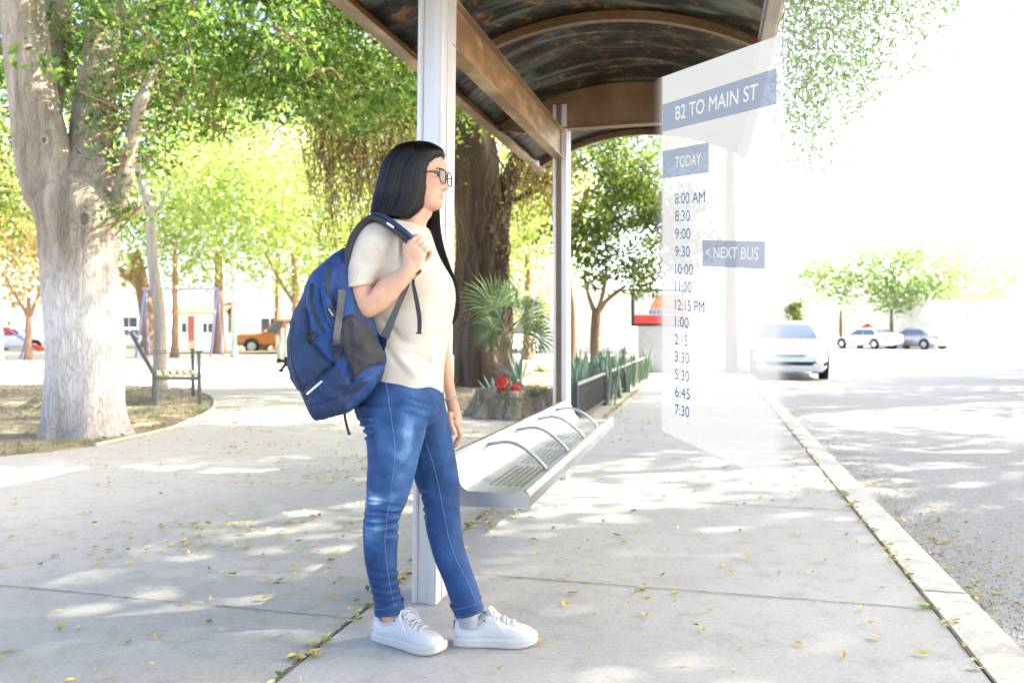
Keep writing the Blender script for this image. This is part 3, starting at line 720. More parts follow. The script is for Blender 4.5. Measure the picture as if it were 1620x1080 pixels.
b = np.array([XY(1256, 64), 64, 0]); t = wthing('cypress', 'small dark cypress just above the roof of the white sedan', 'tree', b)
mb = MB(); mb.tube([b, b+(0, 0, 2)], .12, 8); mb.build('trunk', BK4, t)
cs = np.array([b+np.array([random.gauss(0, .35), random.gauss(0, .35), random.uniform(.6, 3.4)])*np.array([1, 1, 1]) for _ in range(50)])
crown_obj('crown', [leaves(cs, .2, 60, .4, spread=(.18, .18, .25))], [LD], t, b)

# --- shade tree on the far side of the street, hanging sprays at the top right
def shade_tree(b, cc, rr, label, ncl, seed, per=105, cut=-.06):
    t = wthing('pepper_tree', label, 'tree', b, 'weeping trees shading the street'); mb = MB()
    limb(mb, [b, b+(-.1, 0, 1.2), b+(-.3, .1, 2.6), b+(-.5, .2, 4.0)], .42, .28, 24, 6, .12, seed, .3)
    c0 = b+np.array([-.5, .2, 3.9]); rs = random.Random(seed)
    for i in range(9):
        a = 2*PI*i/9+.3; e = np.array(cc)+np.array([math.cos(a)*rr[0]*.6, math.sin(a)*rr[1]*.6, rs.uniform(-.3, .5)])
        limb(mb, [c0, c0*.55+e*.45+np.array([0, 0, .6]), e], .16, .04, 10, 5, .1, i)
    mb.build('trunk', BK4, t, smooth=True)
    cs = ell_points(ncl, cc, rr, .2); cs = np.array([p for p in cs if noise.noise(Vector((p[0]*.55, p[1]*.55, seed))) > cut])
    return t, cs
b = np.array([12.2, 8.6, -.02]); ts, cs = shade_tree(b, (11.0, 7.6, 7.6), (6.6, 6.8, 1.9), 'weeping pepper tree whose hanging sprays dip in from the top right', 260, 2)
rg = np.random.default_rng(11); sp = []; mbt = MB()
def spray(px, py0, py1, d):
    p = P(px, py0, d); ln = (py1-py0)*d/F; k = max(5, int(ln/.09)); sw = rg.normal(0, .12)
    pts = []
    for i in range(k):
        t = i/(k-1); q = p+np.array([sw*t*t+.04*math.sin(6*t+px), rg.normal(0, .01), -ln*t]); pts.append(q); sp.append(q)
    mbt.tube(pts, .0032, 4, cap=False)
for px, y1, n in [(1245, 190, 7), (1262, 290, 9), (1285, 235, 8), (1310, 285, 7), (1335, 215, 8), (1360, 190, 9), (1390, 160, 7), (1420, 130, 6), (1450, 110, 6), (1480, 60, 5), (1540, 30, 2)]:
    for i in range(int(n*1.2)): spray(px+rg.normal(0, 22), rg.uniform(-160, 20), y1+rg.normal(-25, 22), rg.uniform(8.2, 10.5))
for i in range(70): spray(rg.uniform(1230, 1620), -260, rg.uniform(-60, 30), rg.uniform(8, 10.5))
mbt.build('drooping_twigs', BK4, ts)
cs = np.array([p for p in cs if p[2] > 1.9+.45*p[1] or 810+F*p[0]/p[1] > 1760])
crown_obj('crown', [leaves(cs, .19, 215, .55, spread=(.5, .5, .3)), leaves(np.array(sp), .055, 9, .34, spread=(.17, .15, .1), droop=.4, sz_var=.6)], [LG, LS], ts, b)
for (x, y, rx, ry, z, n_, sd) in ((19.2, 18.5, 6.2, 6.5, 7.2, 150, 3), (30.5, 31, 8, 8, 8.0, 170, 4), (25.3, 24.5, 6.5, 6, 7.4, 150, 6), (39, 40, 9, 8, 8.2, 170, 7), (11.5, 15.0, 6.5, 5.0, 9.8, 150, 8), (6.0, -3.5, 5.5, 5.0, 6.6, 130, 5)):  # unseen trees added to cast dappled shade, crowns kept out of view
    b2 = np.array([x if sd != 8 else 14.2, y, -.02]); t_, cs2 = shade_tree(b2, (x, y, z), (rx, ry, 1.8), {3: 'unseen weeping tree on the far pavement, added to shade the middle of the street', 4: 'farthest weeping tree, unseen, added to shade the far end of the street', 5: 'unseen weeping tree behind the viewer, added to shade the kerb', 6: 'unseen weeping tree on the far pavement, third along the row, added for shade', 7: 'last weeping tree of the row, unseen, added for shade at the street corner', 8: 'tallest weeping tree, unseen, added on the far pavement to shade the plaza'}[sd], n_, sd)
    cs2 = np.array([p for p in cs2 if p[1] < 1 or 810+F*(p[0]-1)/p[1] > 1660 or p[2] > 1.9+.45*p[1]])
    crown_obj('crown', [leaves(cs2, .24, 150, .55, spread=(.6, .6, .35))], [LG], t_, b2)
# ================================================================ planting: fan palm, stump, agave, red flowers
d = 10.6; b = np.array([XY(800, d), d, 0])
pm_t = wthing('fan_palm', 'young fan palm with spiky green fans beside the gnarled trunk', 'palm', b)
mb = MB(); mb.tube([b, b+(0, .02, .25), P(800, 560, d), P(801, 528, d)], [.13, .12, .1, .07], 14)
for i in range(50):
    a = i*2.4; z = .1+.45*i/50; r = .12; c = b+np.array([math.cos(a)*r*.8, math.sin(a)*r*.8, z]); mb.bar(c, c+np.array([math.cos(a)*.06, math.sin(a)*.06, .1]), .035, .008)
mb.build('trunk', BK4, pm_t)
M['palm'] = leaf_mat('palm_leaf', (.085, .13, .07), (.15, .2, .12), (.26, .31, .2), (1.3, 1.5, 1), .3)
def fan(hub, dir_, r, roll=0, n=26, name='frond', droop=.15):
    mb = MB(); dir_ = np.array(dir_, float); dir_ /= np.linalg.norm(dir_)
    s = np.cross(dir_, (0, .8, .6) if roll == 0 else (math.sin(roll), math.cos(roll), .3)); s /= np.linalg.norm(s); nn = np.cross(s, dir_)
    base = P(801, 530, d)
    mb.tube(crom([base, (base+hub)/2+(0, 0, .03), hub], 4), .009, 6)
    for k in range(n):
        a = (k/(n-1)-.5)*PI*1.05; dd = dir_*math.cos(a)+s*math.sin(a); L1 = r*(.75+.25*math.cos(a))*random.uniform(.9, 1.08)
        e = np.cross(dd, nn); w_ = .010
        mid = hub+dd*L1*.55+nn*.02*(k % 2); tip = hub+dd*L1-np.array([0, 0, droop*L1])
        mb.add([hub, mid+e*w_, tip, mid-e*w_, mid+nn*.012], [(0, 1, 4), (0, 4, 3), (1, 2, 4), (4, 2, 3)])
    mb.build(name, M['palm'], pm_t)
for hx, hy, dx, dz, r, dy, rl in [(783, 488, -.45, .95, .62, -.2, 0), (822, 505, .8, .35, .55, -.3, 0), (815, 520, .55, -.5, .55, -.5, .4), (833, 497, .95, .25, .42, .2, .3), (800, 482, .15, 1, .45, .4, .2), (782, 520, -.7, -.35, .35, -.5, .5), (845, 530, .9, -.4, .42, -.4, 0), (790, 505, -.9, .2, .3, .5, .1)]:
    fan(P(hx, hy, d-.1+dy*.25), (dx, dy*.4, dz), r, rl)
# stump
d = 9.9; b = np.array([XY(812, d), d, 0])
st = wthing('tree_stump', 'wide weathered tree stump holding agaves and red blooms', 'stump', b)
mb = MB(); rings = []
for z, r in [(-.03, .56), (.05, .53), (.15, .47), (.27, .44), (.34, .42), (.36, .3)]:
    rings.append([b+np.array([r*(1+.13*math.sin(7*a+z*3)+.07*math.sin(13*a)+.1*noise.noise(Vector((math.cos(a)*2, math.sin(a)*2, z*5))))*math.cos(a), r*.8*(1+.13*math.sin(7*a))*math.sin(a), z]) for a in np.linspace(0, 2*PI, 65)[:-1]])
mb.loft(rings); mb.build('stump_wood', bark_mat('stump_bark', (.1, .075, .05), (.45, .37, .27), 7, 1.5, stretch=(1, 1, .3)), st, smooth=True)
M['agave'] = pm('agave_leaf', (.2, .33, .26), (.13, .24, .18), 8, .5, bump=.1)
M['grassblade'] = leaf_mat('blade', (.1, .2, .06), (.16, .28, .08), (.24, .34, .1), (1, 1, .6), .3)
def blades(c, n, r, h, w_, mat, name, parent, flat=.3, curl=.3, seed=1):
    rg = np.random.default_rng(seed); mb = MB()
    for i in range(n):
        a = rg.uniform(0, 2*PI); el = rg.uniform(flat, 1.3); ln = h*rg.uniform(.65, 1.1); u = np.array([math.cos(a), math.sin(a), 0]); s = np.array([-u[1], u[0], 0])
        b0 = np.array(c)+u*r*rg.uniform(0, 1); L_, R2, C2 = [], [], []
        for k in range(6):
            t = k/5; q = b0+u*ln*math.cos(el)*t+np.array([0, 0, ln*math.sin(el)*t-curl*ln*t*t*(1-math.sin(el))]); ww = w_*(math.sin(PI*(.18+.82*t))**.7)*(1 if k < 5 else .05)
            L_.append(q+s*ww/2); R2.append(q-s*ww/2)
        mb.strip(L_, R2, 0, .004)
    return mb.build(name, mat, parent)
def plant(name, label, cat, c, n, r, h, w_, mat, seed, group=None, **kw):
    t = wthing(name, label, cat, c, group); blades(c, n, r, h, w_, mat, 'leaves', t, seed=seed, **kw); return t
plant('agave', 'grey green agave rising left of the red blooms on the stump', 'agave', P(785, 632, 9.75), 12, .05, .34, .04, M['agave'], 3)
plant('grass_tuft', 'green grassy tuft drooping over the right side of the stump', 'plant', P(840, 628, 9.7), 60, .14, .24, .01, M['grassblade'], 4, flat=.1, curl=.5)
plant('agave', 'small blue green agave behind the red blooms', 'agave', P(818, 622, 9.95), 12, .05, .3, .03, M['agave'], 5)
plant('agave', 'low agave at the left foot of the stump', 'agave', G(758, 636)+np.array([0, 0, 0]), 10, .05, .26, .05, M['agave'], 6)
M['red'] = pm('red_petals', (.62, .035, .012), (.42, .02, .01), 30, .6)
for cx, cy, r, lab in [(794, 606, .085, 'larger red bloom on the left of the stump'), (816, 616, .055, 'smaller red bloom on the right of the stump')]:
    c = P(cx, cy, 9.62); t = wthing('red_bloom', lab, 'flower', c-np.array([0, 0, r]))
    mb = MB(); rg = np.random.default_rng(int(cx))
    for i in range(70):
        dd = rg.normal(0, 1, 3); dd[1] = -abs(dd[1]); dd /= np.linalg.norm(dd); q = c+dd*r; s = np.cross(dd, rg.normal(0, 1, 3)); s /= np.linalg.norm(s); u2 = np.cross(dd, s)
        mb.add([q-s*.025, q+u2*.02+dd*.01, q+s*.025, q-u2*.02+dd*.012], [(0, 1, 2, 3)])
    mb.build('petals', M['red'], t)
    m2 = MB(); m2.tube([c-np.array([0, -.02, r*1.6]), c], .008, 6); m2.build('stem', M['grassblade'], t)
plant('grass_tuft', 'green tuft spilling over the front of the stump', 'plant', P(808, 634, 9.62), 50, .12, .2, .012, M['grassblade'], 14, flat=.1, curl=.6)
plant('aloe', 'spiky grey green aloe leaning out between the stump and the palm', 'aloe', P(822, 600, 10.1), 16, .06, .42, .035, M['agave'], 15)
# scattered low shrubs in the right bed
rg = np.random.default_rng(9)
for i, (px, py, lab) in enumerate([(760, 612, 'dry green tuft at the foot of the gnarled trunk'), (855, 588, 'low green tuft behind the stump near the far post'), (705, 618, 'low tuft half hidden by the near post')]):
    plant('grass_tuft', lab, 'plant', G(px, py), 46, .16, .32, .016, M['grassblade'], 20+i, flat=.2, curl=.5)

# ================================================================ railing and snake plants
M['rail'] = pm('dark_railing_paint', (.05, .052, .055), (.03, .032, .034), 8, .5)
M['railtop'] = pm('worn_rail_cap', (.3, .3, .29), (.18, .17, .16), 6, .5)
def railing(label, s0, s1, l, nbar, grp='low black railing panels round the snake plants'):
    o = L(s0, l); t = thing('railing', label, 'railing', o, PI/2-TH, grp); ln = s1-s0
    mb = MB(); mb.box((ln/2, 0, .46), (ln, .05, .03)); mb.build('top_rail', M['railtop'], t, bevel=.004)
    mb = MB(); mb.box((ln/2, 0, .07), (ln, .03, .03)); mb.build('bottom_rail', M['rail'], t)
    mb = MB()
    for i in range(nbar): mb.box(((i+.5)*ln/nbar, 0, .265), (.028, .012, .37))
    mb.build('bars', M['rail'], t)
    for x in (0, ln):
        mb = MB(); mb.box((x, 0, .24), (.045, .045, .49)); mb.build('post', M['rail'], t)
for i, lab in enumerate(['nearest low black railing panel seen just past the far shelter post', 'second low black railing panel, partly overgrown by snake plants', 'third low black railing panel from the shelter, mostly hidden in leaves', 'fourth and farthest low black railing panel before the poster stand']):
    railing(lab, 5.9+i*2.55, 5.9+(i+1)*2.55-.08, -.43, 22)
M['snake'] = leaf_mat('snake_plant_leaf', (.1, .17, .11), (.17, .25, .17), (.27, .35, .24), (1, 1.1, .8), .1)
proto = None; k = 0
labs = ['tall grey green snake plants in the thick row above the low railing']
gp = 'snake plants crowded behind the railing'
rg = np.random.default_rng(5)
protos = []
for v in range(4):
    t = thing('snake_plant', labs[0], 'snake plant', (0, 0, 0), 0, gp); mb = MB(); r4 = np.random.default_rng(60+v)
    for i in range(12):
        a = r4.uniform(0, 2*PI); ln = r4.uniform(.5, .9); tl = r4.uniform(0, .2); u = np.array([math.cos(a), math.sin(a), 0]); fa = r4.uniform(0, PI); s = np.array([math.cos(fa), math.sin(fa), 0]); b0 = u*r4.uniform(.02, .12); L_, R2 = [], []
        for q in range(7):
            tt = q/6; ww = .042*(math.sin(PI*(.2+.8*tt))**.6)*(1 if q < 6 else .08); c = b0+u*tl*ln*tt*tt+np.array([0, 0, ln*tt]); L_.append(c+s*ww/2); R2.append(c-s*ww/2)
        mb.strip(L_, R2, 0, .003, (u[1], -u[0], 0))
    mb.build('leaves', M['snake'], t); protos.append(t)
n = 0
for i in range(90):
    s = 6.1+i*.11+rg.uniform(-.05, .05); l = -.62-rg.uniform(0, .5)-(0 if i % 3 else .3)
    p = L(s, l) if i % 11 or i < 14 else L(s, -.37)
    while 810+F*p[0]/p[1] < 908: l = min(l+.08, -.56); s += .06; p = L(s, l)
    if n < 4: o = protos[n]
    else: o = copy_tree(protos[n % 4])
    o.location = Vector([float(x) for x in p]); o.rotation_euler = (rg.uniform(-.1, .1), rg.uniform(-.1, .12), rg.uniform(0, 6.28)); f = rg.uniform(.62, .95); o.scale = (f, f, f); n += 1
# ================================================================ advertising light box
d = 20.5; b = np.array([XY(1040, d), d, 0]); ad = thing('poster_stand', 'black framed advertising light box with a red and orange poster', 'poster stand', b, 0)
M['black'] = pm('black_metal', (.02, .02, .022), (.012, .012, .014), 8, .45)
W_ = 1.35; z0, z1 = 1.2, 2.16
mb = MB(); mb.box((0, 0, (z0+z1)/2), (W_, .16, z1-z0)); mb.build('frame', M['black'], ad, bevel=.01)
def flatq(mb, x0, x1, z0_, z1_, y, m=0): mb.add([(x0, y, z0_), (x1, y, z0_), (x1, y, z1_), (x0, y, z1_)], [(0, 1, 2, 3)], m)
pc = [pm('poster_white', (.75, .76, .78), (.7, .72, .74)), pm('poster_red', (.7, .06, .05), (.6, .04, .04)), pm('poster_orange', (.75, .32, .1), (.6, .22, .07), 30), pm('poster_blue', (.15, .25, .5), (.1, .18, .4), 20)]
mb = MB(); x0, x1 = -W_/2+.07, W_/2-.07; flatq(mb, x0, x1, z0+.07, z1-.07, -.082)
mb.build('poster', pc[0], ad)
mb = MB(); flatq(mb, x0, x1, z0+.07, z0+.28, -.086, 1)
for r in range(4):
    for q in range(9-r):
        a = x0+.42+r*.05+q*.1; zz = z0+.42+r*.09; mb.add([(a, -.087-r*.002, zz), (a+.085, -.087-r*.002, zz), (a+.085, -.087-r*.002, zz+.1), (a+.042, -.087-r*.002, zz+.135), (a, -.087-r*.002, zz+.1)], [(0, 1, 2, 3, 4)], 2)
for q in range(9): flatq(mb, x0+.38+q*.1, x0+.46+q*.1, z0+.3, z0+.41, -.086, 3)
mb.build('poster_print', pc, ad)
mb = MB(); mb.box((0, .0, .6), (1.0, .12, 1.2)); mb.build('pedestal', pm('grey_pedestal', (.45, .46, .47)), ad)

# wooden pole at the kerb
d = 21; b = np.array([XY(1157, d), d, 0]); t = wthing('utility_pole', 'thick pale wooden pole standing at the kerb beside the white sedan', 'pole', b)
mb = MB(); mb.tube([b-(0, 0, .05), b+(0, 0, 4), b+(0, 0, 9)], [.17, .155, .13], 18); mb.build('shaft', bark_mat('pole_wood', (.3, .2, .13), (.5, .38, .28), 6, .4, stretch=(1, 1, .08)), t, smooth=True)
mb = MB()
for dx in (-1, 1): mb.tube([b+(dx*.9, 0, 8.5), b+(dx*.9, 0, 8.65)], .05, 8)
mb.box(b+(0, -.15, 8.42), (2.1, .1, .12)); mb.build('crossarm', M['eavepale'], t)

# ================================================================ park bench
M['bwood'] = pm('worn_bench_slat', (.42, .36, .22), (.3, .25, .15), 10, .7, bump=.1)
M['bmetal'] = pm('grey_bench_metal', (.1, .115, .115), (.07, .08, .08), 10, .5)
o = G(318, 640); pb = thing('park_bench', 'slatted metal park bench facing right under the double trunk tree', 'bench', (o[0]-.27, o[1]-.13, 0), math.radians(25))
# local x = forward (right), y = away
for y in (0, 1.55):
    mb = MB()
    mb.bar((.28, y, 0), (.27, y, .76), .05, .05); mb.bar((-.3, y, 0), (-.31, y, .42), .05, .05)
    mb.bar((-.31, y, .42), (-.62, y, 1.06), .05, .055); mb.bar((-.33, y, .4), (.29, y, .38), .05, .05)
    mb.box((.28, y, .77), (.09, .06, .02)); mb.tube([(.28, y, .765), (-.45, y, .74)], .007, 6)
    mb.build('side_frame', M['bmetal'], pb, bevel=.004)
for i in range(6):
    mb = MB(); x = -.24+i*.095; mb.box((x, .775, .435), (.068, 1.6, .022)); mb.build('seat_slat', M['bwood'], pb, bevel=.003)
for i in range(5):
    mb = MB(); x = -.35-i*.058; z = .53+i*.12; mb.bar((x, -.02, z), (x, 1.57, z), .022, .085, up=(-.43, 0, .9)); mb.build('back_slat', M['bwood'], pb, bevel=.003)
# ================================================================ swing set
M['purple'] = pm('purple_paint', (.27, .27, .5), (.22, .22, .42), 6, .45)
M['lilac'] = pm('pale_blue_paint', (.5, .52, .72), (.45, .46, .66), 6, .45)
d = 34; b = np.array([XY(282, d), d, 0]); sw = wthing('swing_set', 'purple tube swing frame with a pale top bar across the plaza', 'swing set', b)
mb = MB(); mb.tube([P(226, 457, d), P(345, 457, d)], .06, 10); mb.build('top_bar', M['lilac'], sw)
for xa, xb, dd in [(215, 229, -1.0), (235, 230, 1.0), (333, 343, -1.0), (352, 344, 1.0)]:
    mb = MB(); e = np.array([XY(xa, d+dd), d+dd, 0]); mb.tube([e, P(xb, 456, d)], .055, 10); mb.build('leg', M['purple'], sw)
# lamp post
d = 33; b = np.array([XY(370.5, d), d, 0]); lp = wthing('street_lamp', 'slim pale green lamp post left of the orange pickup', 'street lamp', b)
mb = MB(); mb.tube([b, b+(0, 0, .5)], [.16, .12], 14); mb.tube([b+(0, 0, .5), b+(0, 0, 8.2)], [.1, .075], 12); mb.build('post', pm('pale_green_paint', (.5, .66, .58), (.44, .6, .52), 4, .5), lp, smooth=True)
mb = MB(); mb.tube([b+(0, 0, 8.1), b+(.5, -.1, 8.5), b+(1.2, -.2, 8.6)], .04, 8); mb.build('arm', M['alu'], lp); mb = MB(); mb.box(b+(1.35, -.2, 8.58), (.6, .25, .12)); mb.build('lamp_head', M['alu'], lp, bevel=.03)
# white cactus / sculptural succulent beside the backpack
d = 27; b = np.array([XY(452, d), d, 0]); ct = wthing('cactus', 'pale many armed cactus next to the orange pickup', 'cactus', b)
mb = MB()
for px, y1, r in [(448, 518, .1), (456, 512, .11), (440, 530, .08), (462, 522, .1), (452, 530, .1)]:
    c0_ = np.array([XY(px, d), d+random.uniform(-.2, .2), 0]); mb.tube([c0_, c0_+(0, 0, .5), P(px, (570+y1)/2, d), P(px, y1+3, d), P(px, y1, d)], [r*.8, r, r*1.05, r*.8, r*.3], 10)
mb.tube([P(450, 545, d), P(441, 543, d), P(438, 530, d)], [.09, .09, .05], 8)
mb.build('stems', pm('pale_cactus', (.6, .6, .42), (.5, .52, .34), 10, .7, bump=.2), ct, smooth=True)

# ================================================================ buildings and walls
M['white'] = pm('white_plaster', (.8, .79, .76), (.7, .69, .66), 1.2, .85, bump=.1)
M['cream'] = pm('cream_plaster', (.74, .66, .54), (.66, .58, .46), 1.2, .85)
M['tile'] = pm('terracotta_roof', (.5, .2, .1), (.38, .14, .07), 5, .8, bump=.5, bscale=20)
M['win'] = glass_mat('window_glass', (.03, .04, .05), .1)
M['grille'] = pm('grey_gate', (.5, .52, .56), (.42, .44, .48), 6, .5)
def wall(name, label, px0, px1, d, h, mat, th=.25, cat='wall', cap=True, z0=-.14):
    a = XY(px0, d); b = XY(px1, d); t = thing(name, label, cat, ((a+b)/2, d, z0), 0)
    mb = MB(); mb.box((0, 0, h/2), (b-a, th, h)); mb.build('wall', mat, t)
    if cap: mb = MB(); mb.box((0, 0, h+.04), (b-a+.1, th+.12, .08)); mb.build('coping', M['kerb'], t)
    return t, b-a
def house(label, px0, px1, d, h, depth, roof, wins, mat, gable=1.2, z0=-.14, name='house', flat=False, door=None):
    a = XY(px0, d); b = XY(px1, d); w_ = b-a; t = thing(name, label, 'building', ((a+b)/2, d, z0), 0)
    mb = MB(); 
    # front wall with real openings
    xs = sorted({-w_/2, w_/2, *[v for x0, x1, _, _ in wins for v in (x0, x1)]}); zs = sorted({0, h, *[v for _, _, z0_, z1_ in wins for v in (z0_, z1_)]})
    for i in range(len(xs)-1):
        for j in range(len(zs)-1):
            cx, cz = (xs[i]+xs[i+1])/2, (zs[j]+zs[j+1])/2
            if any(x0 < cx < x1 and z0_ < cz < z1_ for x0, x1, z0_, z1_ in wins): continue
            mb.add([(xs[i], 0, zs[j]), (xs[i+1], 0, zs[j]), (xs[i+1], 0, zs[j+1]), (xs[i], 0, zs[j+1])], [(0, 1, 2, 3)])
    for x0, x1, z0_, z1_ in wins:
        mb.add([(x0, 0, z0_), (x1, 0, z0_), (x1, 0, z1_), (x0, 0, z1_), (x0, .18, z0_), (x1, .18, z0_), (x1, .18, z1_), (x0, .18, z1_)], [(0, 1, 5, 4), (1, 2, 6, 5), (2, 3, 7, 6), (3, 0, 4, 7)])
    mb.add([(-w_/2, 0, 0), (-w_/2, depth, 0), (w_/2, depth, 0), (w_/2, 0, 0), (-w_/2, 0, h), (-w_/2, depth, h), (w_/2, depth, h), (w_/2, 0, h)], [(0, 1, 5, 4), (1, 2, 6, 5), (2, 3, 7, 6), (4, 5, 6, 7)])
    mb.build('wall', mat, t)
    for x0, x1, z0_, z1_ in wins:
        m2 = MB(); f = .05
        for bx in ((x0+f/2, (z0_+z1_)/2, f, z1_-z0_), (x1-f/2, (z0_+z1_)/2, f, z1_-z0_), ((x0+x1)/2, z0_+f/2, x1-x0-2*f, f), ((x0+x1)/2, z1_-f/2, x1-x0-2*f, f), ((x0+x1)/2, (z0_+z1_)/2, f, z1_-z0_-2*f)):
            m2.box((bx[0], .13, bx[1]), (bx[2], .05, bx[3]))
        wo = m2.build('window', M['white'], t); m3 = MB(); flatq(m3, x0, x1, z0_, z1_, .15); m3.build('pane', M['win'], wo)
    m4 = MB()
    if flat: m4.box((0, depth/2, h+.1), (w_+.3, depth+.3, .2)); m4.build('roof', M['white'], t)
    else:
        e = .35; m4.prism([(-w_/2-e, -e, h-.05), (w_/2+e, -e, h-.05), (w_/2+e, depth/2, h+gable), (-w_/2-e, depth/2, h+gable)], (0, 0, .1)); m4.prism([(-w_/2-e, depth+e, h-.05), (-w_/2-e, depth/2, h+gable), (w_/2+e, depth/2, h+gable), (w_/2+e, depth+e, h-.05)], (0, 0, .1))
        m4.prism([(-w_/2, .01, h), (-w_/2, depth-.01, h), (-w_/2, depth/2, h+gable-.1)], (.05, 0, 0)); m4.prism([(w_/2-.05, .01, h), (w_/2-.05, depth-.01, h), (w_/2-.05, depth/2, h+gable-.1)], (.05, 0, 0))
        m4.build('roof', M['tile'], t)
    return t
house('long low white house behind the orange pickup', 366, 700, 62, 3.6, 8, None, [(-6, -4.5, 1, 2.3), (-1, .6, 1, 2.3), (4.4, 6, 1, 2.3)], M['white'], flat=True)
house('cream house with terracotta roof behind the swing frame', 272, 345, 60, 2.6, 6, None, [(-1.1, -.2, .9, 1.9), (.5, 1.3, .9, 1.9)], M['cream'], .9)
house('white house at the left edge behind the small orange tree', -120, 262, 64, 4.2, 8, None, [(-6, -4.4, 1, 2.4), (2, 3.6, 1, 2.4), (6, 7.4, 1, 2.4)], M['white'], flat=True)
house('white building with grey shutters beyond the citrus tree', 860, 1045, 44, 3.4, 8, None, [(-2.4, -1.3, .7, 2.2), (2, 2.6, .7, 2.2)], M['white'], flat=True)
house('tall white building at the right edge across the street', 1478, 1760, 56, 3.2, 9, None, [(5, 6.4, 1, 2.2)], M['white'], flat=True)
house('low white house with terracotta roof behind the silver car', 1398, 1472, 72, 1.2, 5, None, [(-.8, -.2, .4, 1.0)], M['white'], .8)
t, w_ = wall('perimeter_wall', 'long low white wall with pale coping behind the left parked cars', -260, 440, 56, 1.1, M['white'])
# tall grey gate panels beyond the citrus tree
d = 40
for i, (a, b_, lab) in enumerate([(905, 935, 'tall grey louvred gate panel left of the citrus trunk'), (952, 978, 'tall grey louvred gate panel right of the citrus trunk')]):
    x0, x1 = XY(a, d), XY(b_, d); t = thing('gate_panel', lab, 'gate', ((x0+x1)/2, d, -.14), 0, 'grey louvred gate panels'); w_ = x1-x0
    mb = MB(); mb.box((0, 0, 1.3), (w_, .04, 2.3)); mb.build('panel', M['grille'], t); mb = MB()
    for k in range(16): mb.box((0, -.03, .25+k*.14), (w_-.08, .03, .07), R=np.array([[1, 0, 0], [0, .8, -.6], [0, .6, .8]]))
    mb.build('louvres', M['grille'], t); mb = MB(); mb.box((-w_/2, 0, 1.3), (.08, .08, 2.5)); mb.box((w_/2, 0, 1.3), (.08, .08, 2.5)); mb.build('frame', M['white'], t)
# pale park fence in front of the pickup
d = 44; xa, xb = XY(275, d), XY(470, d); t = thing('park_fence', 'low pale wire fence in front of the orange pickup', 'fence', ((xa+xb)/2, d, -.1), 0); w_ = xb-xa
mb = MB()
for k in range(70): mb.box((-w_/2+w_*k/69, 0, .35), (.02, .02, .7))
mb.box((0, 0, .7), (w_, .03, .03)); mb.box((0, 0, .15), (w_, .03, .03)); mb.build('rails', M['kerb'], t)
# red gate post seen through the swing frame
d = 50; b = np.array([XY(304, d), d, -.14]); t = wthing('gate_pillar', 'short red pillar seen through the swing frame', 'pillar', b); mb = MB(); mb.box(b+(0, 0, 1.1), (.45, .3, 2.2)); mb.build('shaft', pm('dull_red_paint', (.5, .16, .12), (.42, .12, .09)), t, bevel=.02); mb = MB(); mb.box(b+(0, 0, 2.24), (.55, .4, .1)); mb.build('cap', M['white'], t)

